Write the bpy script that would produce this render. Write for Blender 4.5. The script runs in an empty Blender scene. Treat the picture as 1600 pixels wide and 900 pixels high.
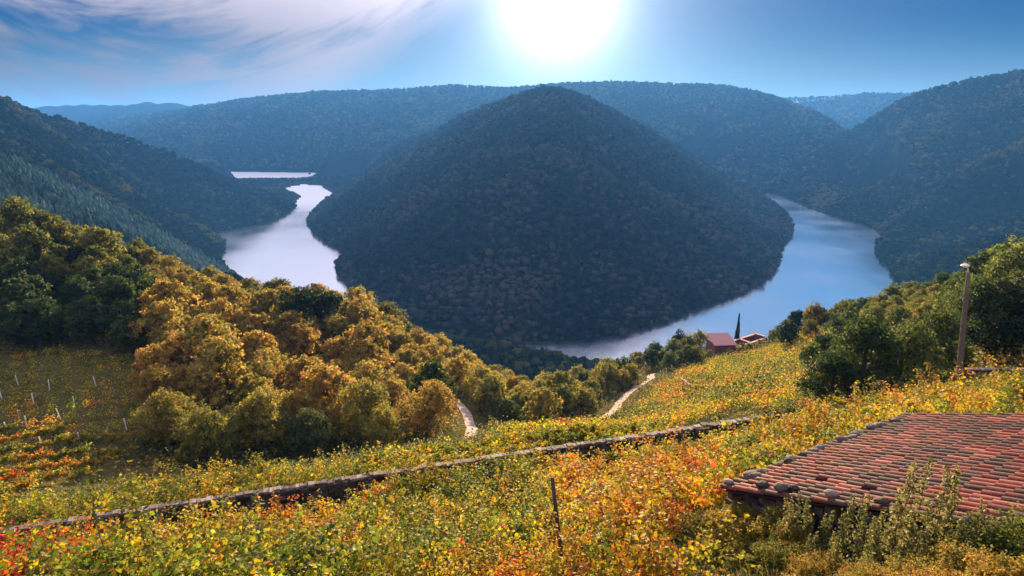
import bpy, math, random
import numpy as np
random.seed(7)
rng = np.random.default_rng(7)
C = bpy.context.scene.collection
PI = math.pi

# ------------------------------------------------------------------ camera maths
CAMZ = 200.0
PITCH = math.radians(15.4)
FPX = 960.0                      # focal length in pixels of the 1600 px wide photograph
cP, sP = math.cos(PITCH), math.sin(PITCH)

def ratio(py):                   # fall per metre forward of the view ray through picture row py
    return math.tan(PITCH + math.atan((py - 450.0) / FPX))

def P(px, py, Y):                # the point of the view ray through (px,py) that lies Y metres ahead
    z = -ratio(py) * Y
    dep = Y * cP - z * sP
    return np.array([(px - 800.0) / FPX * dep, Y, CAMZ + z])

def W(px, py):                   # the point on the water (z = 0) seen at (px,py)
    return P(px, py, CAMZ / ratio(py))

def proj(x, y, z):
    zz = z - CAMZ
    dep = y * cP - zz * sP
    up = y * sP + zz * cP
    dep = np.where(dep < 0.5, 0.5, dep)
    return 800 + x / dep * FPX, 450 - up / dep * FPX, dep

# ------------------------------------------------------------------ numeric helpers
def hash2(ix, iy, seed):
    n = (ix.astype(np.int64) * 374761393 + iy.astype(np.int64) * 668265263 + seed * 974711) & 0xffffffff
    n = ((n ^ (n >> 13)) * 1274126177) & 0xffffffff
    return ((n ^ (n >> 16)) & 0xffff) / 65535.0

def vnoise(x, y, seed=0):
    ix = np.floor(x); iy = np.floor(y)
    fx = x - ix; fy = y - iy
    fx = fx * fx * (3 - 2 * fx); fy = fy * fy * (3 - 2 * fy)
    a = hash2(ix, iy, seed); b = hash2(ix + 1, iy, seed)
    c = hash2(ix, iy + 1, seed); d = hash2(ix + 1, iy + 1, seed)
    return (a * (1 - fx) + b * fx) * (1 - fy) + (c * (1 - fx) + d * fx) * fy

def fbm(x, y, scale, oct=4, seed=0):
    t = 0; a = 1; s = 0; f = 1.0 / scale
    for o in range(oct):
        t = t + a * (vnoise(x * f + 17.3 * o, y * f - 9.1 * o, seed + o) * 2 - 1); s += a
        a *= .5; f *= 2.03
    return t / s

def seg_dist(x, y, pts, closed=True):
    """distance to a polyline, and the parameter (segment index + t) of the nearest point"""
    n = len(pts); m = n if closed else n - 1
    best = np.full(x.shape, 1e18); par = np.zeros(x.shape)
    for i in range(m):
        ax, ay = pts[i][0], pts[i][1]; bx, by = pts[(i + 1) % n][0], pts[(i + 1) % n][1]
        dx, dy = bx - ax, by - ay; L = dx * dx + dy * dy + 1e-9
        t = np.clip(((x - ax) * dx + (y - ay) * dy) / L, 0, 1)
        d = (x - ax - t * dx) ** 2 + (y - ay - t * dy) ** 2
        k = d < best
        best = np.where(k, d, best); par = np.where(k, i + t, par)
    return np.sqrt(best), par

def inside(x, y, pts):
    r = np.zeros(x.shape, bool); n = len(pts)
    for i in range(n):
        ax, ay = pts[i][0], pts[i][1]; bx, by = pts[(i + 1) % n][0], pts[(i + 1) % n][1]
        k = ((ay > y) != (by > y)) & (x < (bx - ax) * (y - ay) / (by - ay + 1e-12) + ax)
        r ^= k
    return r

def sstep(a, b, v):
    t = np.clip((v - a) / (b - a), 0, 1); return t * t * (3 - 2 * t)

# ------------------------------------------------------------------ the river
RIV = [(446,294),(462,301),(472,306),(468,312),(462,318),(463,325),(430,346),(385,356),(338,364),(352,380),(352,395),
       (345,405),(354,418),(430,505),(530,550),(640,572),(760,566),(850,562),(950,568),(1050,578),(1200,580),(1330,545),(1402,480),
       (1396,441),(1388,422),(1366,398),(1366,384),(1380,372),(1364,357),(1320,345),(1262,325),(1212,305),
       (1196,303),(1203,314),(1225,330),(1238,347),(1240,368),(1222,393),(1219,415),(1203,437),(1162,461),(1100,482),
       (1020,513),(960,530),(900,538),(800,538),(700,527),(620,503),(583,489),(561,467),(543,447),(523,427),
       (526,411),(536,397),(519,386),(491,368),(478,349),(484,338),(497,325),(526,313),(524,304),(512,298),(500,290),(474,289)]
RIVW = [tuple(W(*p)[:2]) for p in RIV]
FARW = [tuple(W(*p)[:2]) for p in [(360,268),(505,270),(490,276.5),(465,279.5),(370,281)]]
PEN = RIVW[31:] 
# inner bank runs from the right far end round the front to the left far end; close it behind the hill
PEN = RIVW[30:] + [(-420.,2150.),(0.,2300.),(380.,2100.)]
APEX = P(862, 140, 1250.)

def tent(x, y, crest, slope, soft=30.):
    pts = [P(*c) for c in crest]
    d, par = seg_dist(x, y, pts, False)
    i = np.clip(par.astype(int), 0, len(pts) - 2); t = par - i
    zz = np.array([p[2] for p in pts])
    z = zz[i] * (1 - t) + zz[i + 1] * t
    return z - slope * (np.sqrt(d * d + soft * soft) - soft)

CR_B = [(-420,85,700),(-200,112,800),(0,140,950),(60,150,1000),(130,173,1080),(200,207,1150),(270,243,1220),(340,275,1290),(400,296,1345),(445,310,1390),(462,321,1420)]
CR_C = [(-300,190,420),(-120,215,480),(0,245,550),(100,272,620),(200,313,680),(280,348,750),(330,374,810),(348,396,850)]
CR_A = [(150,188,3700),(260,178,3400),(330,166,3200),(380,157,3050),(500,145,2900),(620,142,2850),(710,135,2850),(800,139,2800),(880,132,2750),(950,130,2700),(1040,132,2650),(1130,135,2600),(1190,147,2500),(1250,170,2350),(1310,205,2150)]
CR_A1 = [(60,166,4600),(130,163,4500),(200,164,4400),(235,158,4300),(300,163,4300),(380,168,4200)]
CR_A3 = [(1150,160,3900),(1240,155,3800),(1300,153,3700),(1350,149,3600),(1430,148,3500),(1560,155,3300)]
CR_E = [(1222,292,1720),(1250,262,1760),(1290,232,1790),(1330,205,1790),(1400,163,1750),(1450,142,1690),(1530,124,1590),(1620,110,1490),(1850,80,1300)]
CR_E2 = [(1310,326,1290),(1390,296,1340),(1440,262,1400),(1500,225,1450),(1560,185,1450)]
CR_E3 = [(1376,366,1010),(1430,322,1050),(1500,286,1080),(1570,250,1080),(1680,205,1020)]
CR_E4 = [(1388,405,850),(1460,376,740),(1540,345,640),(1640,305,540),(1800,270,430)]

def far_height(x, y):
    d1, par = seg_dist(x, y, RIVW); d2, _ = seg_dist(x, y, FARW)
    inr = inside(x, y, RIVW) | inside(x, y, FARW)
    d = np.minimum(d1, d2)
    base = np.minimum(.31 * d, 118.)
    base = np.where(y > 900, np.minimum(base, 35. + .04 * d), base)
    pen = inside(x, y, PEN)
    n1 = fbm(x, y, 260., 4, 3); n2 = fbm(x, y, 90., 3, 11)
    tents = [tent(x, y, CR_B, .50), tent(x, y, CR_C, .38, 20), tent(x, y, CR_A, .36), tent(x, y, CR_A1, .4),
             tent(x, y, CR_A3, .4), tent(x, y, CR_E, .50), tent(x, y, CR_E2, .50, 15), tent(x, y, CR_E3, .50, 12), tent(x, y, CR_E4, .62, 10)]
    h = base
    for t in tents: h = np.maximum(h, t)
    fold = np.clip((h - base) / 80., 0, 1)
    # gullies run down the slopes away from the crests
    gn = np.abs(fbm(x * 1.0, y * .55, 330., 3, 21))
    h = h - fold * 0 + np.where(y > 1500, -60. * gn * sstep(0, 60, d) * sstep(10, 120, np.maximum(0, tent_gap(x, y))), 0)
    h = h + (n1 * 26. + n2 * 9.) * (y > 330) * sstep(10., 120., d) * sstep(8, 90, tent_gap(x, y))
    # the cone-shaped hill inside the bend
    dx = x - APEX[0]; dy = y - APEX[1]; r = np.sqrt(dx * dx + dy * dy) + 1e-6
    sd, _ = seg_dist(x, y, PEN)
    rho = r / (r + sd_dir(dx / r, dy / r, r, sd))
    rs = np.sqrt(r * r + 70. ** 2) - 55.
    g = 1 - rs / (rs + sd_dir(dx / r, dy / r, r, sd))
    crest = APEX[2] * 1.02 * np.power(np.clip(g, 0, 1), .86 + .16 * sstep(0, 120, dx))
    cone = crest - 20 * np.exp(-(r / 60.) ** 2) * 0 + (n1 * 26 - 30 * np.abs(fbm(np.arctan2(dx, -dy) * 300, r * .35, 75., 3, 5)) + n2 * 7) * sstep(0., 120., sd) * sstep(20., 260., r) * np.where(np.abs(dy) < 120, .35, 1)
    h = np.where(pen, np.maximum(cone, np.where(y > 1500, np.minimum(h, crest + 0), 0)), h)
    h = np.minimum(h, .85 * d + .3)
    flat = (x < -380) & (x > -1700) & (y > 1560) & (y < 2170)
    h = np.where(flat, np.minimum(h, .10 * d + .3), h)
    h = np.maximum(h, .9)
    h = np.where(inr, -2. - np.minimum(.3 * d, 12.), h)
    return h, d

_TG = [CR_A, CR_B, CR_C, CR_E, CR_A1, CR_A3]
def tent_gap(x, y):              # distance to the nearest skyline crest (keeps the skyline as drawn)
    m = np.full(x.shape, 1e9)
    for c in _TG:
        d, _ = seg_dist(x, y, [P(*q) for q in c], False); m = np.minimum(m, d)
    return m

_ang = np.linspace(-PI, PI, 1441)
def _ray_len():
    out = np.zeros(_ang.shape)
    for i, a in enumerate(_ang):
        ux, uy = math.sin(a), math.cos(a); best = 1e9
        n = len(PEN)
        for k in range(n):
            ax, ay = PEN[k][0] - APEX[0], PEN[k][1] - APEX[1]
            bx, by = PEN[(k + 1) % n][0] - APEX[0], PEN[(k + 1) % n][1] - APEX[1]
            dx, dy = bx - ax, by - ay
            den = ux * dy - uy * dx
            if abs(den) < 1e-9: continue
            t = (ax * dy - ay * dx) / den; s = (ax * uy - ay * ux) / den
            if t > 0 and 0 <= s <= 1: best = min(best, t)
        out[i] = best
    k = np.ones(25) / 25
    p = np.concatenate([out[-13:-1], out, out[1:13]])
    return np.convolve(p, k, 'valid')
_len = _ray_len()
def sd_dir(ux, uy, r, sd):       # how far the shore still is in this direction
    L = np.interp(np.arctan2(ux, uy), _ang, _len)
    return np.maximum(np.maximum(L - r, 0), sd * .6)

# ------------------------------------------------------------------ the near slope
GP = [  # px, py, Y, height of the plants above the ground there
 (-300,900,15,1.5),(0,905,15,1.5),(300,900,14.5,1.5),(800,900,14,1.5),(1130,900,12.5,1.0),(1180,862,13.4,.2),(1250,857,12.7,.2),(1400,855,11.2,.2),(1560,850,10.,.2),(1300,905,11.,.1),(1500,905,9.6,.1),(1750,890,9.,.2),
 (-300,870,27,2.0),(0,830,27,2.0),(300,782,30.3,2.0),(600,740,34,2.0),(900,694,38.5,2.0),(1190,652,43,2.0),
 (0,812,29.8,.9),(300,765,33.2,.9),(600,718,37.4,.9),(900,672,42,.9),(0,786,34,1.2),(300,737,38,1.2),(600,690,43,1.2),(900,655,46,1.2),
 (-400,760,45,1.5),(-50,750,47,1.5),(150,740,50,1.5),(0,640,66,1.5),(150,620,70,1.5),(0,560,82,1.5),(150,558,85,1.5),(-300,600,75,1.5),
 (350,700,54,6),(500,680,58,6),(450,600,78,6),(650,650,66,6),(600,600,84,6),(550,530,110,6),(400,500,105,6),(250,480,98,6),
 (0,440,100,7),(-300,400,95,7),(0,332,128,6),(100,348,128,6),(200,380,128,6),(350,432,128,6),(530,475,130,6),(620,505,132,6),(700,535,134,6),(800,580,136,6),(860,594,138,6),
 (730,668,74,.2),(740,640,90,.2),(800,630,84,5),(870,640,80,4),(900,590,118,5),(970,632,97,.2),(1015,588,122,.2),(1000,545,150,5),
 (1120,558,150,.5),(1190,543,156,.5),(1050,590,104,1.4),(1100,620,76,1.4),(1180,590,82,1.4),(1150,562,122,1.4),(1250,560,90,1.4),(1250,530,120,1.4),
 (1220,645,50,1.3),(1100,720,31,1.5),(1200,740,24,1.5),(1300,670,31,1.5),(1400,640,33,1.4),(1550,640,28,1.4),(1340,605,46,.5),(1250,600,60,1.4),(1497,598,42,.5),
 (1700,600,42,1.),(1500,470,62,6),(1600,425,66,6),(1750,400,70,6),(1300,500,110,5),(1400,440,120,6),(1500,420,120,6),(1650,385,110,6),(1280,480,150,5),(1800,360,110,6),
 (1150,532,172,1),(1060,552,176,1),(1230,526,165,1),(1000,565,190,4),(1160,560,210,4),(1280,500,190,5),(850,610,180,6),(700,570,180,6),(500,520,180,6),(300,470,170,6),(1400,465,180,6)]
GXYZ = [tuple(P(a, b, c) - np.array([0, 0, h])) for a, b, c, h in GP]
GXYZ += [(0,0,197.8),(-15,0,197.4),(15,2,198.0),(0,5,195.2),(0,-30,206),(-60,-20,196),(60,-20,207),(-100,20,190),(100,30,200),(0,-120,235),(-180,60,186),(180,60,192),
         (4.5,15.5,188.4),(13.5,20.5,187.4),(20,14,191.6),(0,9,191.2),(-12,9,190.9)]
_gp = np.array(GXYZ)
def _tps():
    X = _gp[:, :2] / 100.; n = len(X)
    r2 = ((X[:, None] - X[None]) ** 2).sum(-1)
    K = .5 * r2 * np.log(r2 + 1e-12)
    K[np.diag_indices(n)] += 2e-3
    Pm = np.hstack([np.ones((n, 1)), X]); A = np.zeros((n + 3, n + 3))
    A[:n, :n] = K; A[:n, n:] = Pm; A[n:, :n] = Pm.T
    return X, np.linalg.solve(A, np.concatenate([_gp[:, 2], np.zeros(3)]))
_tx, _tw = _tps()
def near_height(x, y):
    x = np.clip(x, -190, 190) / 100.; y = np.clip(y, -125, 230) / 100.
    h = _tw[-3] + _tw[-2] * x + _tw[-1] * y
    for i in range(len(_tx)):
        r2 = (x - _tx[i, 0]) ** 2 + (y - _tx[i, 1]) ** 2
        h = h + _tw[i] * .5 * r2 * np.log(r2 + 1e-12)
    return h

def height(x, y):
    x = np.asarray(x, float); y = np.asarray(y, float)
    sh = x.shape; x = x.ravel(); y = y.ravel()
    f, d = far_height(x, y)
    nh = near_height(x, y)
    r = np.sqrt(x * x + y * y)
    w = sstep(172., 260., r)
    w = np.where(y < 0, sstep(120, 235, r) * 0, w)
    far_back = np.where(y < 0, nh, f)
    h = nh * (1 - w) + np.minimum(far_back, 1e9) * w
    h = h + fbm(x, y, 9., 3, 31) * .18 * sstep(4, 12, r) * (1 - w)
    return h.reshape(sh)

def ground_px(px, py, y0=8., y1=900.):   # where the view ray through a pixel meets the ground
    Y = y0 * np.power(y1 / y0, np.linspace(0, 1, 600))
    q = np.array([P(px, py, v) for v in Y])
    g = height(q[:, 0], q[:, 1]); k = np.where(q[:, 2] < g)[0]
    i = k[0] if len(k) else len(Y) - 1
    return float(q[i, 0]), float(q[i, 1]), float(g[i])

# ------------------------------------------------------------------ mesh helpers
def mk_mesh(name, verts, faces, mats=(), smooth=False, col=None, fmat=None):
    """faces: int array (n,k), or list of such arrays"""
    verts = np.asarray(verts, np.float32)
    if isinstance(faces, np.ndarray): faces = [faces]
    faces = [np.asarray(f, np.int32) for f in faces if len(f)]
    me = bpy.data.meshes.new(name)
    me.vertices.add(len(verts)); me.vertices.foreach_set('co', verts.ravel())
    nl = sum(f.size for f in faces); nf = sum(len(f) for f in faces)
    me.loops.add(nl); me.polygons.add(nf)
    me.loops.foreach_set('vertex_index', np.concatenate([f.ravel() for f in faces]))
    tot = np.concatenate([np.full(len(f), f.shape[1], np.int32) for f in faces])
    st = np.concatenate([[0], np.cumsum(tot)[:-1]]).astype(np.int32)
    me.polygons.foreach_set('loop_start', st)
    try: me.polygons.foreach_set('loop_total', tot)
    except Exception: pass
    if fmat is not None: me.polygons.foreach_set('material_index', np.asarray(fmat, np.int32))
    me.polygons.foreach_set('use_smooth', np.full(nf, bool(smooth)))
    for m in mats: me.materials.append(m)
    if col is not None:
        a = me.color_attributes.new('tint', 'FLOAT_COLOR', 'POINT')
        c = np.ones((len(verts), 4), np.float32); c[:, :col.shape[1]] = col
        a.data.foreach_set('color', c.ravel())
    me.update(calc_edges=True); me.validate()
    return me

def link(name, me, parent=None, loc=None, rz=0., sc=None):
    o = bpy.data.objects.new(name, me); C.objects.link(o)
    if parent is not None: o.parent = parent
    if loc is not None: o.location = loc
    o.rotation_euler = (0, 0, rz)
    if sc is not None: o.scale = (sc, sc, sc) if np.isscalar(sc) else sc
    return o

def tag(o, label=None, cat=None, group=None, kind=None):
    if label: o['label'] = label
    if cat: o['category'] = cat
    if group: o['group'] = group
    if kind: o['kind'] = kind
    return o

def empty(name, loc, label, cat, group=None, rz=0., sc=1.):
    o = link(name, None, None, loc, rz, sc); o.empty_display_size = .2
    return tag(o, label, cat, group)

class MB:
    """collects tubes and boxes into one mesh"""
    def __init__(s): s.v = []; s.f4 = []; s.f3 = []; s.c = []; s.n = 0
    def add(s, v, f, tint=.5):
        v = np.asarray(v, float); s.v.append(v); f = np.asarray(f) + s.n
        (s.f4 if f.shape[1] == 4 else s.f3).append(f)
        s.c.append(np.full((len(v), 3), tint) if np.isscalar(tint) else np.tile(np.asarray(tint, float), (len(v), 1))); s.n += len(v)
    def tube(s, pts, rad, seg=7, tint=.5):
        pts = np.asarray(pts, float); n = len(pts)
        rad = np.full(n, rad) if np.isscalar(rad) else np.asarray(rad, float)
        T = np.gradient(pts, axis=0); T /= np.linalg.norm(T, axis=1)[:, None] + 1e-9
        u = np.array([1, 0, 0.]) if abs(T[0, 0]) < .8 else np.array([0, 1, 0.])
        V = []
        for i in range(n):
            a = np.cross(T[i], u); a /= np.linalg.norm(a) + 1e-9; b = np.cross(T[i], a)
            th = np.linspace(0, 2 * PI, seg, endpoint=False)
            V.append(pts[i] + rad[i] * (np.outer(np.cos(th), a) + np.outer(np.sin(th), b)))
        V = np.concatenate(V + [pts[:1], pts[-1:]])
        F = []; G = []
        for i in range(n - 1):
            for k in range(seg):
                F.append((i * seg + k, i * seg + (k + 1) % seg, (i + 1) * seg + (k + 1) % seg, (i + 1) * seg + k))
        for k in range(seg):
            G.append((n * seg, (k + 1) % seg, k)); G.append((n * seg + 1, (n - 1) * seg + k, (n - 1) * seg + (k + 1) % seg))
        o = s.n; s.add(V, F, tint); s.f3.append(np.asarray(G) + o)
    def box(s, c, ax, ay, az, tint=.5):       # centre and three half-axis vectors
        c, ax, ay, az = [np.asarray(q, float) for q in (c, ax, ay, az)]
        V = [c + i * ax + j * ay + k * az for k in (-1, 1) for j in (-1, 1) for i in (-1, 1)]
        s.add(V, [(0,2,3,1),(4,5,7,6),(0,1,5,4),(2,6,7,3),(0,4,6,2),(1,3,7,5)], tint)
    def mesh(s, name, mats, smooth=False):
        fs = []
        if s.f4: fs.append(np.concatenate(s.f4))
        if s.f3: fs.append(np.concatenate(s.f3))
        return mk_mesh(name, np.concatenate(s.v), fs, mats, smooth, np.concatenate(s.c))

def leaves(cen, nor, size, tint, lobed=False, rg=rng, droop=.15):
    """one small folded face per leaf; returns verts, faces, tint"""
    n = len(cen); nor = nor / (np.linalg.norm(nor, axis=1)[:, None] + 1e-9)
    r = rg.normal(size=(n, 3)); a = np.cross(nor, r); a /= np.linalg.norm(a, axis=1)[:, None] + 1e-9
    b = np.cross(nor, a); size = np.asarray(size)[:, None] if not np.isscalar(size) else size
    if lobed: sh = [(0,-.45,0),(.34,-.42,.06),(.55,.06,.13),(.2,.16,.03),(0,.6,-.04),(-.2,.16,.03),(-.55,.06,.13),(-.34,-.42,.06)]
    else: sh = [(0,-.55,0),(.42,0,.14),(0,.6,-.05),(-.42,0,.14)]
    k = len(sh)
    V = np.stack([cen + size * (p[0] * a + p[1] * b + p[2] * nor) for p in sh], 1).reshape(-1, 3)
    F = np.arange(n * k).reshape(n, k)
    return V, F, np.repeat(tint, k, axis=0)

# ------------------------------------------------------------------ material helpers
def mat(name):
    m = bpy.data.materials.new(name); m.use_nodes = True
    nt = m.node_tree; nt.nodes.clear()
    return m, nt, nt.nodes, nt.links

def ramp(N, L, fac, stops):
    r = N.new('ShaderNodeValToRGB'); L.new(fac, r.inputs[0])
    while len(r.color_ramp.elements) < len(stops): r.color_ramp.elements.new(.5)
    for e, (p, c) in zip(r.color_ramp.elements, stops): e.position = p; e.color = (*c, 1)
    return r.outputs[0]

def noise(N, L, scale, detail=4, rough=.55, vec=None, dist=0.):
    n = N.new('ShaderNodeTexNoise'); n.inputs['Scale'].default_value = scale; n.inputs['Detail'].default_value = detail
    n.inputs['Roughness'].default_value = rough; n.inputs['Distortion'].default_value = dist
    if vec is not None: L.new(vec, n.inputs['Vector'])
    return n.outputs['Fac']

def geo_pos(N): return N.new('ShaderNodeNewGeometry').outputs['Position']

def math_(N, L, op, a, b=None, clamp=False):
    m = N.new('ShaderNodeMath'); m.operation = op; m.use_clamp = clamp
    for i, v in enumerate((a, b)):
        if v is None: continue
        if hasattr(v, 'is_linked'): L.new(v, m.inputs[i])
        else: m.inputs[i].default_value = v
    return m.outputs[0]

def mix(N, L, fac, a, b, mode='MIX'):
    m = N.new('ShaderNodeMix'); m.data_type = 'RGBA'; m.blend_type = mode
    for s, v in ((m.inputs[0], fac), (m.inputs[6], a), (m.inputs[7], b)):
        if hasattr(v, 'is_linked'): L.new(v, s)
        elif np.isscalar(v): s.default_value = v
        else: s.default_value = (*v, 1)
    return m.outputs[2]

def out(N, L, sh):
    o = N.new('ShaderNodeOutputMaterial'); L.new(sh, o.inputs['Surface'])

def attr(N, name='tint'):
    a = N.new('ShaderNodeAttribute'); a.attribute_name = name
    return a

def foliage_shader(N, L, color, trans=.45, rough=.6, spec=.25):
    b = N.new('ShaderNodeBsdfPrincipled'); L.new(color, b.inputs['Base Color']); b.inputs['Roughness'].default_value = rough
    b.inputs['Specular IOR Level'].default_value = spec
    t = N.new('ShaderNodeBsdfTranslucent'); L.new(color, t.inputs['Color'])
    m = N.new('ShaderNodeMixShader'); m.inputs[0].default_value = trans
    L.new(b.outputs[0], m.inputs[1]); L.new(t.outputs[0], m.inputs[2])
    return m.outputs[0]

def leaf_material(name, stops, trans=.45, spread=.5):
    """the hue runs along the ramp: object colour R is where the plant sits on it, G its brightness, the leaf's own tint spreads round it"""
    m, nt, N, L = mat(name)
    oi = N.new('ShaderNodeObjectInfo'); sp = N.new('ShaderNodeSeparateColor'); L.new(oi.outputs['Color'], sp.inputs[0])
    at = attr(N); sa = N.new('ShaderNodeSeparateColor'); L.new(at.outputs['Color'], sa.inputs[0])
    f = math_(N, L, 'ADD', sp.outputs[0], math_(N, L, 'MULTIPLY', math_(N, L, 'SUBTRACT', sa.outputs[0], .5), spread), True)
    c = ramp(N, L, f, stops)
    br = math_(N, L, 'MULTIPLY', sp.outputs[1], math_(N, L, 'ADD', .42, math_(N, L, 'MULTIPLY', sa.outputs[1], 1.1)))
    c = mix(N, L, 1., c, br, 'MULTIPLY')
    out(N, L, foliage_shader(N, L, c, trans))
    return m
# ------------------------------------------------------------------ materials of the land
def land_material():
    m, nt, N, L = mat('soil and scrub')
    p = geo_pos(N)
    a = noise(N, L, .02, 6, .6, p); b = noise(N, L, .9, 6, .65, p); c2 = noise(N, L, 8., 5, .7, p)
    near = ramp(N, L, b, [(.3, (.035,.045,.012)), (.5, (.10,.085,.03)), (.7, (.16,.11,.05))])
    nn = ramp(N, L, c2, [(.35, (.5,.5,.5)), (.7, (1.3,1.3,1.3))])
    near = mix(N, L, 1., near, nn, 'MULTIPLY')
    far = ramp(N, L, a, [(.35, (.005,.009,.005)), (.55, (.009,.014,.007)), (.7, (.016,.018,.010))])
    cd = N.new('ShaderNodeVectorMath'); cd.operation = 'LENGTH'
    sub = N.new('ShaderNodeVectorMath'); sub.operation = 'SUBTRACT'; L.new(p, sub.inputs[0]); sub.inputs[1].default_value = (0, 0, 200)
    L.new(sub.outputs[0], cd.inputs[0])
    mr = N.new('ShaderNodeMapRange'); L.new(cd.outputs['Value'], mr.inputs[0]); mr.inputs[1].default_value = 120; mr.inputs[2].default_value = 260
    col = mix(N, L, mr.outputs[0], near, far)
    sz_ = N.new('ShaderNodeSeparateXYZ'); L.new(p, sz_.inputs[0]); rim = N.new('ShaderNodeMapRange'); L.new(sz_.outputs[2], rim.inputs[0]); rim.inputs[1].default_value = 2.0; rim.inputs[2].default_value = 1.4
    col = mix(N, L, rim.outputs[0], col, ramp(N, L, b, [(.35, (.02,.02,.015)), (.65, (.05,.045,.035))]))
    d = N.new('ShaderNodeBsdfDiffuse'); L.new(col, d.inputs['Color'])
    bp = N.new('ShaderNodeBump'); bp.inputs['Strength'].default_value = .6; bp.inputs['Distance'].default_value = .08; L.new(c2, bp.inputs['Height'])
    L.new(bp.outputs[0], d.inputs['Normal'])
    out(N, L, d.outputs[0]); return m
M_land = land_material()

# polar sheet round the camera foot: fine ahead, coarse behind
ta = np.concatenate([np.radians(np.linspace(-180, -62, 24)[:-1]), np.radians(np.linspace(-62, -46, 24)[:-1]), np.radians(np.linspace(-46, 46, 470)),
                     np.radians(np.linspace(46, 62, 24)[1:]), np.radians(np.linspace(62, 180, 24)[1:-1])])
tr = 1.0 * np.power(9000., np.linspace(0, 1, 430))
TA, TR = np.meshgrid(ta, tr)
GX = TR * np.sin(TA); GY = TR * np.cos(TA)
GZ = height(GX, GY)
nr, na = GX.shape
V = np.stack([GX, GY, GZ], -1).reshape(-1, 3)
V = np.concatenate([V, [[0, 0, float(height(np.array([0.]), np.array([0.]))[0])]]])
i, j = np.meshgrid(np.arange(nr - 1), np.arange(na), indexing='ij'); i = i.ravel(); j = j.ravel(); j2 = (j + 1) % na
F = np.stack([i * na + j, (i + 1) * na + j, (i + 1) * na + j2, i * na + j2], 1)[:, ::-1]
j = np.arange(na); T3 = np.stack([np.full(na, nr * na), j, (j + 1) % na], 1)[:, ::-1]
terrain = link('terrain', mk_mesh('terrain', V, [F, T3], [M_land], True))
tag(terrain, 'steep wooded valley sides and hills around a river bend', 'terrain', kind='structure')

# horizon table: which parts of the land the camera could see (with slack for a side step)
dist = np.sqrt(GX ** 2 + GY ** 2)
elev = (GZ - CAMZ) / dist
run = np.maximum.accumulate(elev, axis=0)
def seen(x, y, hgt, slack=.012):
    a = np.arctan2(x, y); r = np.sqrt(x * x + y * y)
    ia = np.clip(np.searchsorted(ta, a), 0, len(ta) - 1); ir = np.clip(np.searchsorted(tr, r) - 2, 0, len(tr) - 1)
    z = height(x, y) + hgt
    return ((z - CAMZ) / r > run[ir, ia] - slack) & (r > 1), z - hgt

# ------------------------------------------------------------------ water
def water_material():
    m, nt, N, L = mat('river water')
    p = geo_pos(N)
    mp = N.new('ShaderNodeMapping'); L.new(p, mp.inputs[0]); mp.inputs['Scale'].default_value = (1., .5, 1.)
    n1 = noise(N, L, .12, 5, .6, mp.outputs[0]); n2 = noise(N, L, .008, 3, .5, p)
    bp = N.new('ShaderNodeBump'); bp.inputs['Strength'].default_value = .14; bp.inputs['Distance'].default_value = 1.0; L.new(n1, bp.inputs['Height'])
    g = N.new('ShaderNodeBsdfGlossy'); g.inputs['Color'].default_value = (.98, .98, 1, 1); L.new(bp.outputs[0], g.inputs['Normal'])
    sy_ = N.new('ShaderNodeSeparateXYZ'); L.new(p, sy_.inputs[0]); wr = N.new('ShaderNodeMapRange'); L.new(sy_.outputs[1], wr.inputs[0])
    wr.inputs[1].default_value = 1350; wr.inputs[2].default_value = 1650; wr.inputs[4].default_value = .36      # the far reach is ruffled by wind
    wx = N.new('ShaderNodeMapRange'); L.new(sy_.outputs[0], wx.inputs[0]); wx.inputs[1].default_value = 100; wx.inputs[2].default_value = -250
    L.new(math_(N, L, 'ADD', ramp(N, L, n2, [(.35, (.17,.17,.17)), (.65, (.27,.27,.27))]), math_(N, L, 'MULTIPLY', wr.outputs[0], wx.outputs[0])), g.inputs['Roughness'])
    d = N.new('ShaderNodeBsdfDiffuse'); d.inputs['Color'].default_value = (.06, .13, .22, 1)
    lw = N.new('ShaderNodeFresnel'); lw.inputs['IOR'].default_value = WATER_IOR
    mx = N.new('ShaderNodeMixShader'); L.new(math_(N, L, 'ADD', .45, lw.outputs[0], True), mx.inputs[0]); L.new(d.outputs[0], mx.inputs[1]); L.new(g.outputs[0], mx.inputs[2])
    out(N, L, mx.outputs[0]); return m
WATER_IOR = 2.2
wv = []; wf = []
for k, poly in enumerate((RIVW, FARW)):
    c = np.array(poly); lo = c.min(0) - 60; hi = c.max(0) + 60
    o = len(wv); wv += [(lo[0], lo[1], 0), (hi[0], lo[1], 0), (hi[0], hi[1], 0), (lo[0], hi[1], 0)]
lo = np.array(RIVW + FARW).min(0) - 60; hi = np.array(RIVW + FARW).max(0) + 60
river = link('river_water', mk_mesh('river_water', [(lo[0], lo[1], 0), (hi[0], lo[1], 0), (hi[0], hi[1], 0), (lo[0], hi[1], 0)], np.array([[0, 1, 2, 3]]), [water_material()]))
tag(river, 'broad calm river bending round the cone-shaped hill', 'river', kind='structure')

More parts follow.
